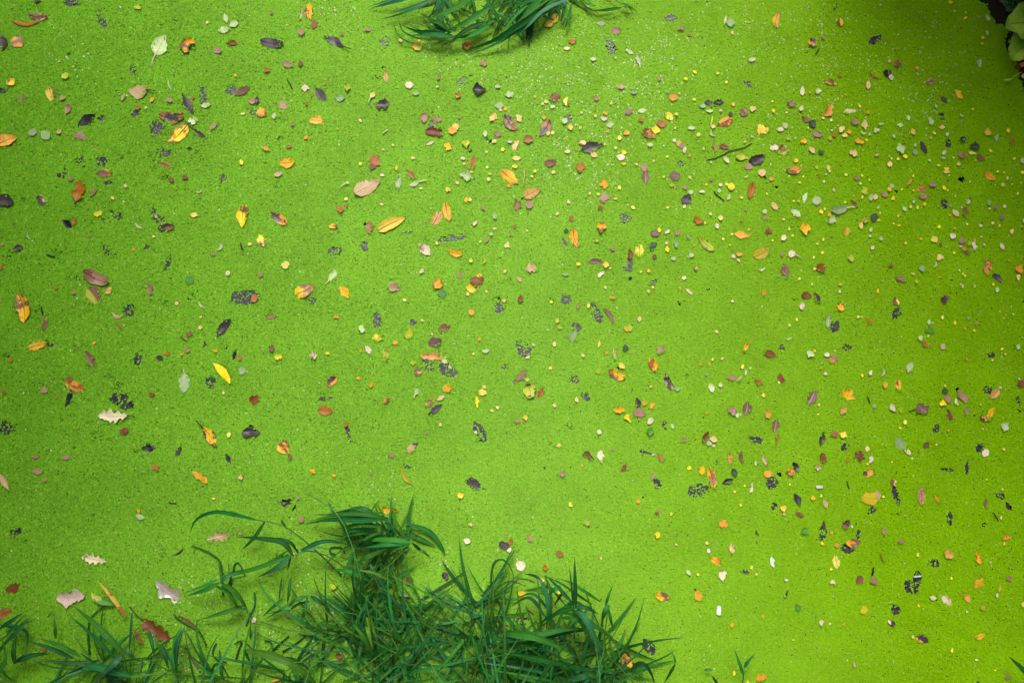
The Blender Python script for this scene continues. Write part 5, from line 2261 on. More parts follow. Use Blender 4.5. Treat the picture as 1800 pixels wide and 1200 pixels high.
# shoots that can be followed in the photograph: label, blades (material, width in mm, points x y height), culm
SHOOTS = [
 ('grass shoot whose long blade arches at the far left of the bottom clump',
  [('g', 9, [(449, 913, .07), (410, 903, .09), (376, 899, .10), (345, 912, .06), (334, 936, .02)]),
   ('d', 7, [(466, 916, .06), (446, 946, .05), (422, 968, .02)]),
   ('g', 4, [(505, 930, .06), (497, 918, .07), (494, 912, .08)])],
  [(600, 1010, .0), (547, 960, .05), (498, 924, .07), (449, 913, .07)]),
 ('bluish grass shoot with a fan of drooping blades left of centre in the clump',
  [('t', 11, [(515, 976, .10), (498, 953, .12), (460, 946, .11), (416, 943, .05)]),
   ('t', 9, [(512, 976, .10), (485, 998, .09), (453, 1014, .04)]),
   ('g', 8, [(510, 977, .10), (440, 1001, .08), (393, 1006, .04)]),
   ('d', 8, [(529, 966, .10), (570, 951, .12), (612, 956, .08)]),
   ('g', 5, [(512, 978, .10), (508, 992, .07), (505, 1006, .03)])],
  [(640, 1030, .0), (590, 985, .06), (545, 968, .09), (515, 976, .10)]),
 ('grass shoot with dense dark blades at the top of the bottom clump',
  [('d', 9, [(682, 911, .12), (640, 903, .14), (597, 904, .12), (543, 904, .05)]),
   ('g', 10, [(682, 911, .12), (630, 914, .14), (583, 912, .12), (535, 921, .06)]),
   ('d', 10, [(660, 915, .11), (620, 905, .13), (575, 906, .09)]),
   ('g', 11, [(670, 925, .11), (630, 922, .13), (590, 930, .07)]),
   ('t', 9, [(660, 905, .12), (635, 893, .13), (600, 897, .07)]),
   ('g', 8, [(650, 930, .10), (620, 932, .11), (600, 940, .06)]),
   ('d', 8, [(676, 918, .11), (692, 930, .09), (710, 947, .04)]),
   ('g', 8, [(668, 935, .10), (645, 945, .11), (622, 955, .06)])],
  [(690, 1060, .0), (700, 990, .06), (696, 940, .10), (682, 911, .12)]),
 ('grass shoot with blades pointing left at the upper right of the clump',
  [('g', 10, [(722, 953, .12), (690, 949, .13), (655, 948, .10), (615, 950, .05)]),
   ('g', 9, [(722, 953, .12), (695, 962, .12), (665, 970, .07)]),
   ('g', 9, [(722, 953, .12), (680, 957, .13), (640, 962, .09)]),
   ('d', 6, [(725, 954, .11), (735, 963, .08), (744, 972, .03)])],
  [(634, 1041, .0), (660, 1012, .05), (691, 987, .09), (722, 953, .12)]),
 ('two drowned dark grass blades curving right above the clump',
  [('d', 9, [(708, 931, .012), (742, 948, .012), (767, 960, .008)]),
   ('d', 9, [(711, 919, .02), (753, 933, .02), (776, 960, .015), (782, 977, .006)])], None),
 ('tall straight culm with pale green blades through the middle of the clump',
  [('l', 8, [(645, 1085, .12), (648, 1110, .16), (655, 1140, .14)]),
   ('g', 8, [(640, 1060, .10), (636, 1030, .16), (640, 1005, .20)]),
   ('g', 9, [(655, 1140, .08), (645, 1105, .14), (642, 1075, .20)]),
   ('l', 9, [(656, 1150, .07), (640, 1120, .12), (620, 1095, .13)]),
   ('g', 8, [(633, 1010, .14), (610, 1003, .15), (575, 1000, .11)]),
   ('g', 7, [(628, 990, .14), (650, 975, .16), (690, 960, .11)]),
   ('l', 4, [(633, 1002, .14), (660, 1008, .14), (690, 1025, .10), (700, 1045, .06)])],
  [(655, 1215, .0), (652, 1110, .09), (631, 1002, .15), (597, 908, .16), (542, 868, .14)]),
 ('grass shoot at the left margin with a star of three blades',
  [('g', 9, [(385, 1024, .09), (360, 1036, .09), (328, 1047, .04)]),
   ('g', 11, [(390, 1026, .09), (412, 1038, .10), (428, 1058, .09), (436, 1073, .05)]),
   ('t', 8, [(388, 1024, .09), (400, 1012, .10), (425, 1003, .08)]),
   ('d', 6, [(406, 1010, .08), (406, 1035, .06), (404, 1052, .03)]),
   ('d', 5, [(392, 1030, .08), (388, 1005, .07), (384, 985, .04)])],
  [(440, 1120, .0), (436, 1075, .05), (400, 1030, .085), (385, 1024, .09)]),
 ('lone grass blades lying low left of the clump centre',
  [('g', 8, [(433, 1069, .05), (400, 1075, .06), (346, 1090, .03)]),
   ('t', 8, [(542, 1047, .06), (520, 1054, .07), (505, 1068, .04)]),
   ('t', 9, [(546, 1047, .06), (562, 1056, .07), (582, 1072, .04)]),
   ('d', 6, [(498, 1050, .05), (478, 1068, .05), (462, 1082, .02)]),
   ('d', 6, [(511, 1015, .05), (508, 1040, .06), (505, 1062, .04)]),
   ('g', 6, [(540, 1050, .06), (535, 1075, .06), (530, 1090, .03)])],
  [(560, 1130, .0), (530, 1078, .05), (500, 1072, .05), (470, 1078, .03)]),
 ('broad yellow-green blade sweeping down right at the bottom edge',
  [('l', 14, [(433, 1143, .10), (470, 1150, .13), (510, 1165, .14), (545, 1190, .10), (560, 1215, .05)]),
   ('g', 9, [(480, 1155, .12), (520, 1160, .13), (548, 1180, .10)]),
   ('d', 6, [(433, 1140, .06), (434, 1150, .05), (440, 1165, .03)])], None),
 ('arching thin grass blade right of the clump centre',
  [('d', 5, [(862, 1042, .02), (866, 996, .06), (880, 983, .08), (895, 993, .06), (905, 1018, .02)]),
   ('g', 4, [(866, 1040, .03), (895, 1021, .04), (925, 1030, .03)])], None),
 ('upright grass shoot with a tall spike blade at the right of the clump',
  [('t', 7, [(1012, 1067, .16), (1011, 1020, .22), (1010, 978, .24)]),
   ('g', 9, [(1012, 1067, .16), (985, 1074, .17), (945, 1096, .10)]),
   ('t', 8, [(1012, 1066, .16), (1032, 1068, .17), (1052, 1079, .12)]),
   ('t', 14, [(1014, 1070, .15), (1030, 1090, .18), (1048, 1130, .15), (1062, 1168, .08)]),
   ('d', 7, [(1005, 1058, .14), (980, 1030, .16), (958, 1009, .12)]),
   ('g', 8, [(986, 1030, .15), (975, 1035, .16), (962, 1047, .12)]),
   ('g', 6, [(1055, 1057, .10), (1028, 1040, .12), (1003, 1024, .11), (980, 1015, .08)])],
  [(1105, 1215, .0), (1080, 1127, .10), (1040, 1090, .14), (1012, 1067, .16)]),
 ('grass shoot with a bluish blade bent straight down the picture',
  [('t', 10, [(950, 1018, .13), (961, 1043, .15), (964, 1077, .13), (959, 1115, .06)]),
   ('d', 5, [(950, 1018, .13), (938, 1011, .12), (922, 1008, .09)]),
   ('g', 9, [(961, 1046, .14), (945, 1036, .15), (922, 1038, .10)]),
   ('d', 6, [(960, 1085, .10), (930, 1050, .10), (898, 1066, .06)])],
  [(1000, 1200, .0), (970, 1110, .08), (960, 1050, .12), (950, 1018, .13)]),
 ('slim grass shoot at the right margin of the bottom clump',
  [('t', 10, [(1070, 1062, .15), (1063, 1076, .15), (1057, 1094, .10)]),
   ('g', 5, [(1064, 1064, .15), (1070, 1046, .17), (1077, 1028, .15)]),
   ('g', 6, [(1070, 1070, .14), (1074, 1090, .13), (1078, 1105, .09)])],
  [(1062, 1200, .0), (1060, 1140, .08), (1066, 1090, .12), (1069, 1062, .15)]),
 ('grass blade arching over at the bottom right of the clump',
  [('t', 12, [(1108, 1180, .10), (1118, 1166, .13), (1132, 1165, .14), (1145, 1182, .12), (1152, 1205, .06)])], None),
 ('kinked thin grass stem standing clear of the clump at its right',
  [('d', 5, [(1187, 1166, .08), (1178, 1182, .07), (1166, 1202, .03)]),
   ('g', 3, [(1187, 1166, .08), (1184, 1152, .09), (1172, 1138, .08)])], None),
 ('broad blades lying across the foot of the right grass',
  [('g', 14, [(878, 1113, .12), (915, 1114, .15), (960, 1126, .15), (1017, 1156, .09)]),
   ('g', 11, [(905, 1150, .10), (960, 1160, .14), (1060, 1178, .09)]),
   ('t', 12, [(980, 1160, .12), (1000, 1172, .14), (1020, 1195, .10)]),
   ('t', 13, [(1005, 1195, .12), (1028, 1188, .14), (1050, 1202, .10)]),
   ('d', 12, [(880, 1130, .10), (930, 1120, .12), (1000, 1105, .10), (1040, 1108, .06)]),
   ('g', 9, [(985, 1085, .11), (1010, 1088, .13), (1050, 1104, .10), (1080, 1130, .06)])], None),
 ('small two-bladed grass shoot near the bottom edge right of the clump',
  [('g', 6, [(1307, 1186, .05), (1300, 1165, .07), (1290, 1138, .06)]),
   ('d', 6, [(1308, 1172, .05), (1316, 1161, .06), (1327, 1148, .05)])],
  [(1302, 1212, .0), (1306, 1195, .03), (1307, 1180, .05)]),
 ('lone short grass tip at the bottom edge between two clumps',
  [('d', 5, [(1262, 1205, .03), (1256, 1192, .05), (1250, 1186, .05)]),
   ('t', 5, [(1251, 1177, .03), (1244, 1176, .03), (1237, 1177, .02)])], None),
 ('bluish grass blade poking in at the bottom right corner',
  [('t', 10, [(1815, 1192, .06), (1795, 1172, .07), (1772, 1152, .05)])], None),
 ('broad grass blade crossing the lower left corner beside the oak leaf',
  [('g', 12, [(217, 1147, .12), (190, 1118, .14), (160, 1090, .12), (128, 1063, .06)]),
   ('t', 12, [(214, 1153, .12), (195, 1170, .13), (164, 1203, .08)]),
   ('g', 11, [(140, 1152, .09), (105, 1134, .10), (66, 1120, .05)]),
   ('d', 14, [(228, 1188, .09), (175, 1172, .11), (126, 1166, .06)])],
  [(225, 1225, .0), (224, 1185, .07), (217, 1148, .12)]),
 ('upright wide grass blade right of the chestnut oak leaf',
  [('d', 11, [(311, 1182, .08), (311, 1140, .12), (317, 1118, .12), (324, 1101, .10)]),
   ('t', 12, [(282, 1132, .08), (290, 1150, .09), (297, 1178, .05)]),
   ('d', 7, [(262, 1106, .06), (267, 1130, .08), (272, 1154, .06)]),
   ('l', 5, [(200, 1193, .06), (250, 1187, .08), (300, 1180, .05)])],
  [(318, 1215, .0), (313, 1195, .05), (311, 1180, .08)]),
 ('dark crossing grass blades at the left edge',
  [('d', 7, [(0, 1104, .06), (22, 1089, .08), (43, 1075, .06)]),
   ('d', 7, [(14, 1126, .06), (35, 1104, .08), (54, 1083, .06)]),
   ('d', 10, [(26, 1166, .07), (25, 1140, .09), (28, 1114, .07)]),
   ('d', 6, [(0, 1098, .05), (30, 1104, .06), (48, 1112, .05), (46, 1146, .03)]),
   ('d', 9, [(28, 1163, .05), (58, 1151, .07), (88, 1148, .04)]),
   ('g', 10, [(-10, 1190, .07), (10, 1160, .09), (4, 1120, .06)])], None),
 ('thin lime grass stem standing in the lower left',
  [('l', 6, [(98, 1122, .02), (97, 1102, .05), (95, 1082, .06)]),
   ('d', 5, [(232, 1076, .07), (230, 1115, .08), (226, 1160, .05)]),
   ('g', 4, [(83, 1085, .03), (90, 1078, .04), (95, 1074, .03)])], None),
 # top clump
 ('grass blades entering at the top edge left of the top clump',
  [('t', 9, [(740, -12, .10), (701, 1, .11), (651, 15, .05)]),
   ('t', 9, [(775, -6, .10), (728, 13, .11), (680, 25, .05)])], None),
 ('thin bent stem at the left end of the top clump',
  [('d', 4, [(735, 68, .04), (709, 56, .06), (699, 31, .06)])], [(800, 66, .0), (765, 68, .03), (735, 68, .04)]),
 ('low folded blades along the lower left of the top clump',
  [('d', 10, [(795, 63, .07), (760, 58, .09), (736, 56, .08), (708, 46, .04)]),
   ('g', 12, [(800, 66, .08), (760, 62, .10), (712, 63, .04)]),
   ('g', 9, [(790, 55, .07), (770, 40, .09), (745, 42, .05)]),
   ('d', 8, [(785, 54, .06), (762, 38, .07), (738, 23, .04)])], None),
 ('grass shoot spreading left in the middle of the top clump',
  [('g', 12, [(835, -10, .12), (800, 14, .13), (763, 30, .07)]),
   ('g', 12, [(860, 15, .10), (820, 40, .12), (795, 48, .06)]),
   ('d', 12, [(852, 39, .10), (815, 57, .11), (780, 88, .04)]),
   ('g', 10, [(858, 46, .09), (827, 63, .10), (792, 68, .05)]),
   ('d', 8, [(850, -8, .10), (872, 28, .09), (886, 60, .04)]),
   ('d', 7, [(845, 10, .09), (870, 24, .09), (895, 36, .05)])],
  [(870, -20, .0), (862, 10, .06), (855, 40, .09)]),
 ('broad grass blades slanting up right along the right of the top clump',
  [('g', 13, [(960, 15, .12), (910, 45, .13), (870, 70, .10), (822, 88, .03)]),
   ('g', 9, [(965, 0, .13), (925, 28, .14), (895, 58, .11), (873, 84, .04)]),
   ('t', 8, [(1018, -8, .13), (960, 16, .14), (930, 44, .12), (900, 70, .06)]),
   ('g', 10, [(960, -10, .12), (925, 3, .13), (892, 14, .08)]),
   ('d', 11, [(930, 8, .08), (915, 25, .09), (905, 50, .05)]),
   ('t', 7, [(993, -6, .10), (991, 20, .09), (986, 40, .04)]),
   ('g', 12, [(955, -4, .13), (930, 18, .13), (912, 40, .08)]),
   ('d', 10, [(985, -8, .12), (960, 10, .12), (935, 30, .07)])],
  [(1000, -40, .0), (985, -10, .08), (960, 15, .12)]),
 ('wispy grass shoot trailing right of the top clump',
  [('g', 6, [(1092, 14, .05), (1065, 18, .06), (1037, 19, .02)]),
   ('g', 5, [(1094, 6, .05), (1104, 12, .06), (1112, 22, .03)]),
   ('g', 4, [(1025, -5, .05), (1037, 6, .06), (1048, 16, .02)])],
  [(1030, -30, .0), (1070, -8, .04), (1094, 8, .05)]),
]
for i, (lab, bl, cu) in enumerate(SHOOTS):
    rnd = random.Random(500 + i)
    b0 = (P3(cu)[0] if cu else P3(bl[0][2])[0]).copy()
    b0.z = 0.0
    root = empty('grass_shoot', b0)
    tag(root, lab, 'grass', 'grass shoots over the water')
    for (mk, w, pl) in bl:
        blade(root, P3(pl), w * 0.00118, GM[mk], rnd)
        for rep in range(1 if pl[0][1] < 100 else 1 if len(bl) > 3 else 0):   # a finer sister blade beside it
            jx, jy = rnd.uniform(-16, 16), rnd.uniform(-12, 12); tx_, ty_ = rnd.uniform(-14, 14), rnd.uniform(-10, 14)
            q = [(x + jx + tx_ * k / len(pl), y + jy + ty_ * k / len(pl), max(.008, z * rnd.uniform(.5, .9))) for k, (x, y, z) in enumerate(pl)]
            blade(root, P3(q), w * rnd.uniform(.0006, .0010), GM[rnd.choice('ggdtl')], rnd)
    if cu: culm(root, P3(cu), 0.0020)

def tuft(px, py, nb, len0, len1, rnd, lab, mats='ggggdddtl', az=None, spread=3.14, group='grass tufts along the bank', e0=0.35, e1=1.15):
    b0 = at(px, py, 0.0); b0.z = max(0.0, float(bank_h(b0.x, b0.y)))
    root = empty('grass_tuft', b0)
    tag(root, lab, 'grass', group)
    for k in range(nb):
        a = (az if az is not None else rnd.uniform(0, 6.28)) + rnd.uniform(-spread, spread)
        L = rnd.uniform(len0, len1)
        el = rnd.uniform(e0, e1); drop = rnd.uniform(0.8, 2.6)
        p = b0 + Vector((rnd.uniform(-.012, .012), rnd.uniform(-.012, .012), 0)); P = [p.copy()]
        tw = rnd.uniform(-0.5, 0.5)
        for s in range(5):
            u = (s + .5) / 5
            e = el - drop * u * u; aa = a + tw * u
            p = p + Vector((math.cos(aa) * math.cos(e), math.sin(aa) * math.cos(e), math.sin(e))) * (L / 5)
            p.z = max(p.z, 0.008)
            P.append(p.copy())
        blade(root, P, rnd.uniform(0.0030, 0.0074), GM[rnd.choice(mats)], rnd, n=9)
    if nb > 4:
        a = rnd.uniform(0, 6.28); L = len1 * 0.9
        P = [b0, b0 + Vector((math.cos(a) * L * .12, math.sin(a) * L * .12, L * .45)), b0 + Vector((math.cos(a) * L * .4, math.sin(a) * L * .4, L * .75))]
        culm(root, P, 0.0014)
    return root

rt = random.Random(99)
ORD = ['first', 'second', 'third', 'fourth', 'fifth', 'sixth', 'seventh', 'eighth', 'ninth', 'tenth', 'eleventh', 'twelfth', 'thirteenth', 'fourteenth']
ZONES = [('in the small fan above the bottom clump', 7, 600, 750, 925, 1035, .06, .14), ('in the upper part of the bottom clump', 10, 590, 860, 1035, 1095, .07, .17), ('in the middle of the bottom clump', 11, 575, 900, 1095, 1150, .10, .24),
         ('at the bottom edge of the middle clump', 11, 570, 890, 1150, 1215, .12, .28), ('in the right half of the bottom clump', 9, 890, 1080, 1115, 1165, .08, .20),
         ('at the bottom edge of the right grass', 10, 880, 1090, 1165, 1225, .12, .26), ('in the lower left corner grass', 8, -30, 330, 1150, 1230, .08, .20),
         ('between the lower left corner and the main clump', 5, 335, 580, 1165, 1228, .08, .20), ('at the top edge in the top clump', 12, 770, 1010, -30, 18, .07, .15)]
for zi, (zn, cnt, x0, x1, y0, y1, l0, l1) in enumerate(ZONES):
    P = sorted((rt.uniform(x0, x1), rt.uniform(y0, y1)) for _ in range(cnt))
    for i, (px, py) in enumerate(P):
        tuft(px, py, rt.randint(7, 11), l0, l1, random.Random(2000 + zi * 40 + i), '%s thin-bladed grass tuft from the left %s' % (ORD[i], zn), mats='gggggdddttl',
             **(dict(az=-1.75, spread=1.3, e0=0.03, e1=0.25) if y1 < 100 else dict(az=2.6, spread=1.7, e0=.2, e1=.8) if y1 < 1040 else dict(e0=.15, e1=.9)))
# grass on the bank just outside the picture
P = sorted((rt.uniform(-250, 1200), rt.uniform(1250, 1420)) for _ in range(14))
for i, (px, py) in enumerate(P):
    tuft(px, py, 9, 0.2, 0.40, random.Random(3000 + i), '%s tall grass tuft from the left on the near bank' % ORD[i], mats='gggdddt', group='tall grass on the near bank')

# thin drowned stems lying on the weed
DROWNED = [
 ('dark looping drowned stem left of the bottom grass', [(380, 1130), (374, 1143), (378, 1156), (398, 1163)]),
 ('dark drowned stem with a hooked upper end', [(415, 1158), (420, 1140), (425, 1126), (412, 1131)]),
 ('kinked drowned stem under the star-shaped grass shoot', [(392, 1046), (390, 1010), (386, 985), (362, 968), (338, 959)]),
 ('small dark hoop of stem beside the star-shaped grass shoot', [(410, 1004), (412, 992), (418, 988), (424, 996), (431, 1012)]),
 ('thin curved stem between the oak leaf and the grass', [(447, 1040), (448, 1062), (440, 1080), (432, 1100)]),
 ('drowned stem trailing down from the silver-grey leaf', [(307, 1083), (330, 1098), (352, 1112), (363, 1135)]),
 ('drowned hooked stem low in the grass left of the tall culm', [(465, 1125), (476, 1128), (480, 1145), (484, 1155)]),
 ('drowned straight stem slanting up right below the clump centre', [(474, 1148), (490, 1132), (508, 1117)]),
 ('thin pale stem slanting up right below the clump centre', [(497, 1145), (520, 1130), (537, 1117)]),
 ('drowned wavy stem near the bottom edge left of centre', [(372, 1180), (378, 1166), (392, 1172), (402, 1190)]),
 ('dark curled stem beside the thin arching blade', [(590, 975), (580, 970), (582, 962), (600, 962), (606, 972)]),
 ('dark drowned stem rising through the left tufts', [(157, 1150), (155, 1110), (160, 1085), (180, 1066)]),
]
for lab, pl in DROWNED:
    P = [at(x, y, 0.006) for x, y in pl]
    c = P[0].copy(); c.z = 0
    pts = [p - c for p in catmull(P, 12)]
    vs, fs = tube(pts, [0.0021 - 0.0007 * i / 12 for i in range(13)], 5)
    o = mesh_obj('drowned_stem', vs, fs, M_grass_dark); o.location = c
    tag(o, lab, 'plant stem', 'drowned stems on the duckweed')
# yellowing dead blade and pale looped blade at the lower left
for lab, mat, w, pl in (
    ('yellow-brown dying grass blade between the pink leaf and the oak leaf', leaf_mat('oy+ob'), .009, [(221, 1083, .03), (198, 1050, .04), (186, 1036, .04), (172, 1020, .03)]),
    ('pale looped grass blade beside the yellow-brown dying blade', leaf_mat('ol+gr'), .016, [(200, 1062, .012), (180, 1056, .015), (166, 1049, .015), (161, 1040, .01)]),
    ('narrow reddish dead blade at the lower left grass edge', leaf_mat('br+ob'), .008, [(250, 1130, .02), (240, 1115, .03), (231, 1106, .02)])):
    b0 = P3(pl)[0].copy(); b0.z = 0
    root = empty('dead_grass_blade', b0); tag(root, lab, 'grass')
    blade(root, P3(pl), w, mat, random.Random(1))

# ---------------------------------------------------------------- broad-leaved plant at the upper right; growth added out of view for shade
m = bpy.data.materials.new('broad_leaf'); nt, b, out = nodes_of(m)
tc = nt.nodes.new('ShaderNodeTexCoord'); oi = nt.nodes.new('ShaderNodeObjectInfo')
n = noise_n(nt, tc.outputs['Object'], 18, 4)
sepv = nt.nodes.new('ShaderNodeSeparateXYZ'); nt.links.new(tc.outputs['UV'], sepv.inputs[0])
av = math_n(nt, 'ABSOLUTE', math_n(nt, 'MULTIPLY_ADD', sepv.outputs[1], 2.0, -1.0))
cA = mix_n(nt, smooth_n(nt, n, 0.35, 0.65), (0.06, 0.20, 0.006, 1), (0.28, 0.44, 0.012, 1))
cA = mix_n(nt, math_n(nt, 'MULTIPLY', smooth_n(nt, math_n(nt, 'ADD', av, math_n(nt, 'MULTIPLY', n, 0.4)), 1.0, 1.35), 0.7), cA, (0.16, 0.12, 0.06, 1))
sv = math_n(nt, 'SINE', math_n(nt, 'MULTIPLY_ADD', sepv.outputs[0], 34.0, math_n(nt, 'MULTIPLY', av, -12.0)))
cA = mix_n(nt, math_n(nt, 'MULTIPLY', smooth_n(nt, sv, 0.75, 1.0), 0.35), cA, (0.20, 0.26, 0.04, 1))
nt.links.new(cA, b.inputs['Base Color']); b.inputs['Roughness'].default_value = 0.5; b.inputs['Specular IOR Level'].default_value = 0.2
M_broad = m

def broad_leaf(root, base, az, L, W, el, cup, rnd, mat=None):
    """thick crinkled leaf with a scalloped rim, curving over from its base"""
    nu, cols = 14, [-1, -.75, -.4, 0, .4, .75, 1]
    vs, uvs = [], []
    ca, sa = math.cos(az), math.sin(az); ph = rnd.uniform(0, 6.28)
    x = z = 0.0; e = el
    for i in range(nu + 1):
        u = i / nu
        w = (math.sin(math.pi * min(0.985, u * 0.9 + 0.085)) ** 0.55) * W / 2
        w *= 1 + 0.09 * math.sin(u * 19 + ph) + 0.05 * math.sin(u * 41 + 2 * ph)
        for v in cols:
            yy = v * w
            zz = z + cup * W * v * v + 0.035 * W * math.sin(9 * u + 3 * v + ph) + 0.07 * W * v * v * math.sin(u * 21 + ph + 2 * v)
            vs.append(Vector((base.x + x * ca - yy * sa, base.y + x * sa + yy * ca, base.z + zz)) - root.location)
            uvs.append((u, v * .5 + .5))
        x += math.cos(e) * L / nu; z += math.sin(e) * L / nu; e -= 1.25 / nu
    nc = len(cols)
    fs = [(i * nc + k, (i + 1) * nc + k, (i + 1) * nc + k + 1, i * nc + k + 1) for i in range(nu) for k in range(nc - 1)]
    lf = mesh_obj('leaf', vs, fs, mat or M_broad, root, uvs=uvs)
    md = lf.modifiers.new('thickness', 'SOLIDIFY'); md.thickness = 0.0012
    tv, tf = tube([vs[i * nc + 3] + Vector((0, 0, .0006)) for i in range(nu + 1)], [0.0022 * (1.1 - i / nu) for i in range(nu + 1)], 5)
    mesh_obj('midrib', tv, tf, M_grass_lime, lf)

rp = random.Random(31)
pb = at(1828, 66, 0.02)
root = empty('broad_leaved_plant', pb)
tag(root, 'bank plant with broad yellow-green crinkled leaves at the upper right corner', 'plant')
for (az, L, W, el, cup, dz) in ((182, .125, .095, .75, .10, .05), (216, .12, .085, .55, .12, .03), (150, .10, .07, .8, .1, .03), (245, .10, .08, .7, .1, .04),
                                (120, .11, .08, .9, .1, .04), (80, .12, .09, .9, .1, .04), (30, .12, .09, .9, .1, .04), (-15, .12, .09, .9, .1, .04), (-60, .11, .08, .9, .1, .04),
                                (195, .07, .06, 1.15, .16, .07), (100, .07, .06, 1.2, .16, .07), (-30, .07, .06, 1.2, .16, .07)):
    broad_leaf(root, pb + Vector((0, 0, dz)), R(az), L, W, el, cup, rp)
culm(root, [pb + Vector((0, 0, -.03)), pb + Vector((0, 0, .03)), pb + Vector((0, 0, .07))], 0.012)
pb2 = at(1802, -16, 0.03)
root = empty('leafy_herb', pb2)
tag(root, 'small leafy herb with pinkish buds in the upper right corner', 'plant')
M_dark_leaf = simple_mat('dark_round_leaf', (0.012, 0.06, 0.018, 1), 0.35, 0.3, 30)
for k in range(11):
    a = R(150 + k * 34); broad_leaf(root, pb2 + Vector((0, 0, .02 + .012 * (k % 4))), a, .05, .034, .6, .08, rp, M_dark_leaf if k % 3 == 1 else M_broad)
for k in range(34):
    q = at(rp.uniform(1748, 1830), rp.uniform(-35, 30), rp.uniform(.01, .05)); s = rp.uniform(.018, .038)
    broad_leaf(root, q, rp.uniform(0, 6.28), s, s * .7, rp.uniform(.1, .7), .08, rp, (M_dark_leaf, M_dark_leaf, M_grass_dark, M_broad)[k % 4])
for k in range(7):
    q = pb2 + Vector((rp.uniform(-.075, .03), rp.uniform(-.05, .02), .05 + rp.uniform(0, .02)))
    vs, fs = tube([q - pb2 + Vector((0, 0, -.006)), q - pb2, q - pb2 + Vector((0, 0, .006))], [.003, .0065, .002], 7)
    mesh_obj('bud', vs, fs, leaf_mat('pe+pk'), root)
# fruit-like orange and red leaf curls, a thin pod, below the plant
for (px, py, L, W, A, pal, lab) in ((1797, 114, .014, .010, 60, 'or', 'orange curled petal below the broad-leaved plant'),
                                    (1789, 118, .020, .014, 80, 'dr', 'dark red curled petal below the broad-leaved plant'),
                                    (1799, 134, .013, .010, 70, 'y', 'yellow petal at the right edge below the broad-leaved plant')):
    p = at(px, py, 0.015)
    vs, fs, uvs, nc, nu = leaf_geo('el', L, W, random.Random(5))
    o = mesh_obj('petal', vs, fs, leaf_mat(pal), uvs=uvs); o.location = p; o.rotation_euler = (0, 0, R(A)); tag(o, lab, 'petal', 'petals below the bank plant')
P = P3([(1764, 141, .012), (1772, 141, .016), (1780, 138, .018), (1784, 133, .02), (1796, 127, .025)])
c = P[0].copy(); pts = [p - c for p in catmull(P, 12)]
vs, fs = tube(pts, [.001, .0028, .0034, .0034, .003, .0022, .0012, .001, .001, .001, .001, .001, .001], 6)
o = mesh_obj('seed_pod', vs, fs, simple_mat('pod_lime', (0.28, 0.42, 0.02, 1), 0.5, 0.2)); o.location = c; tag(o, 'thin lime-green pod on a stalk below the broad-leaved plant', 'seed pod')

def shrub(loc, h, rad, n, name_label, seed, mat, leaf=0.06):  # added out of view to darken the pond edges
    rnd = random.Random(seed)
    root = empty('shrub', loc); tag(root, name_label, 'shrub', 'added shrubs shading the pond edges')
    tv, tf = [], []
    for k in range(7):
        a = k * 0.9 + rnd.random(); q = rad * rnd.uniform(.3, .8)
        v_, f_ = tube([Vector((0, 0, -.05)), Vector((math.cos(a) * q * .4, math.sin(a) * q * .4, h * .45)), Vector((math.cos(a) * q, math.sin(a) * q, h * .85))], [.014, .009, .004], 5)
        b0 = len(tv); tv += v_; tf += [tuple(i + b0 for i in f) for f in f_]
    mesh_obj('trunk', tv, tf, M_stem_brown, root)
    vs, fs = [], []
    cl = [Vector((rnd.uniform(-1, 1) * rad * .75, rnd.uniform(-1, 1) * rad * .75, h * rnd.uniform(.35, .95))) for _ in range(26)]
    for k in range(n):
        c0 = rnd.choice(cl)
        p = c0 + Vector((rnd.gauss(0, 1), rnd.gauss(0, 1), rnd.gauss(0, 1))) * rad * .17
        p.z = max(p.z, 0.06)
        d = Vector((rnd.uniform(-1, 1), rnd.uniform(-1, 1), rnd.uniform(-.5, .6))).normalized(); s = d.cross(Vector((0, 0, 1))).normalized()
        l = leaf * rnd.uniform(.6, 1.2); w = l * .28; b0 = len(vs)
        vs += [p, p + d * l * .45 + s * w - Vector((0, 0, .1 * w)), p + d * l, p + d * l * .45 - s * w]
        fs += [(b0, b0 + 1, b0 + 2, b0 + 3)]
    mesh_obj('crown', vs, fs, mat, root, smooth=False)
M_shrub = simple_mat('shrub_leaf', (0.035, 0.095, 0.014, 1), 0.45, 0.4, 8, 0.4, 0.25)
shrub(Vector((2.05, 0.70, .1)), 0.8, 0.40, 4200, 'leafy green bush added out of view to shade the right edge', 77, M_shrub)
shrub(Vector((1.22, 1.42, .05)), 1.25, 0.46, 9000, 'leafy green bush added out of view to shade the upper right corner', 78, M_shrub)
for i, (x, y) in enumerate(((-2.15, -0.6), (-2.2, 0.45))):
    shrub(Vector((x, y, .1)), 1.2, 0.42, 4000, '%s leafy bush added out of view to shade the left side' % ('nearer', 'farther')[i], 90 + i, M_shrub, 0.07)

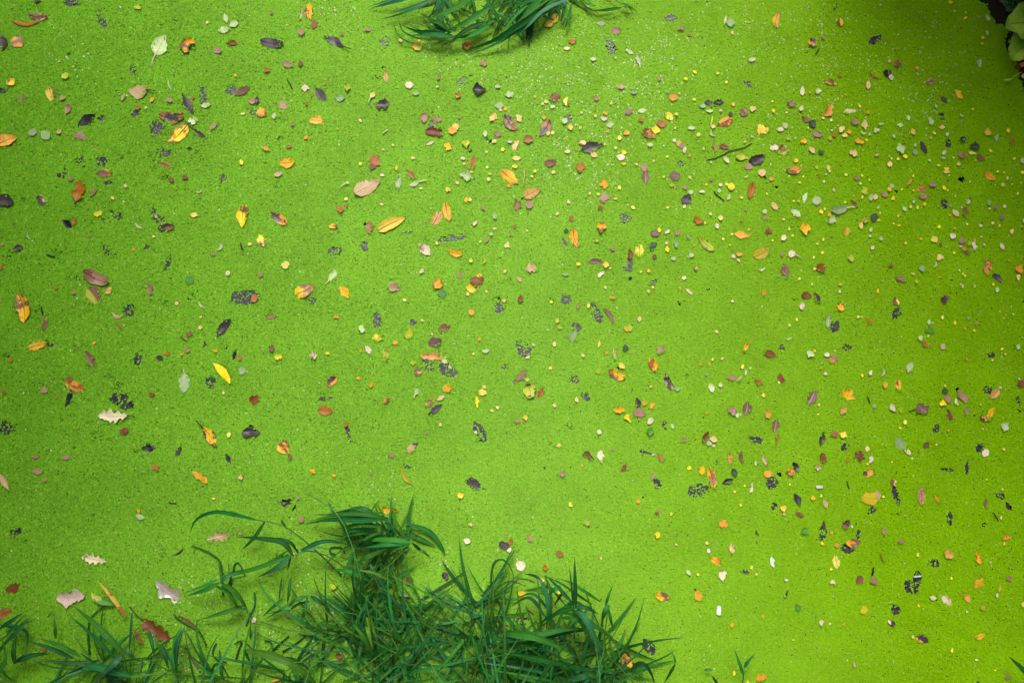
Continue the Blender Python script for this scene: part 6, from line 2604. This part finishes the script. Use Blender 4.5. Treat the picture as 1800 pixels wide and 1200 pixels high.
def added_tree(loc, lab, crown_c, crown_r, n, seed):
    """added canopy, unseen above and outside the picture, to darken the pond edges: tapered trunk, limbs, leafy crown with gaps"""
    rnd = random.Random(seed)
    root = empty('added_tree', loc); tag(root, lab, 'added_tree', 'added trees shading the pond edges')
    cc = Vector(crown_c) - Vector(loc)
    tv, tf = tube([Vector((0, 0, -.2)), Vector((0.05, 0, 1.0)), cc * 0.45 + Vector((0, 0, .5)), cc], [.16, .12, .09, .04], 9)
    vs, fs = [], []
    cl = []
    for k in range(46):
        while True:
            d = Vector((rnd.uniform(-1, 1), rnd.uniform(-1, 1), rnd.uniform(-1, 1)))
            if d.length < 1: break
        cl.append(cc + Vector((d.x * crown_r[0], d.y * crown_r[1], d.z * crown_r[2])))
    for q in cl[:14]:
        v_, f_ = tube([cc * 0.5 + Vector((0, 0, .4)), (cc + q) * .5 + Vector((0, 0, .1)), q], [.05, .028, .01], 5)
        b0 = len(tv); tv += v_; tf += [tuple(i_ + b0 for i_ in f) for f in f_]
    mesh_obj('trunk', tv, tf, M_stem_brown, root)
    for k in range(n):
        c0 = rnd.choice(cl)
        p = c0 + Vector((rnd.gauss(0, 1), rnd.gauss(0, 1), rnd.gauss(0, .7))) * 0.22
        d = Vector((rnd.uniform(-1, 1), rnd.uniform(-1, 1), rnd.uniform(-.6, .4))).normalized(); s = d.cross(Vector((0, 0, 1))).normalized()
        l = rnd.uniform(.07, .14); w = l * .3; b0 = len(vs)
        vs += [p, p + d * l * .45 + s * w - Vector((0, 0, .1 * w)), p + d * l, p + d * l * .45 - s * w]
        fs.append((b0, b0 + 1, b0 + 2, b0 + 3))
    mesh_obj('crown', vs, fs, M_shrub, root, smooth=False)
added_tree((-3.1, 1.7, .3), 'leafy canopy added out of view to shade the left of the pond', (-2.25, 1.05, 3.1), (1.15, 1.75, .8), 11500, 201)
added_tree((3.1, 2.7, .3), 'leafy canopy added out of view to shade the upper right of the pond', (2.15, 2.25, 3.0), (1.15, 1.1, .8), 9000, 202)
added_tree((3.6, -0.3, .3), 'leafy canopy added out of view to shade the right of the pond', (2.55, -0.35, 2.7), (1.0, 1.3, .8), 8000, 203)
print('objects', len(sc.objects))
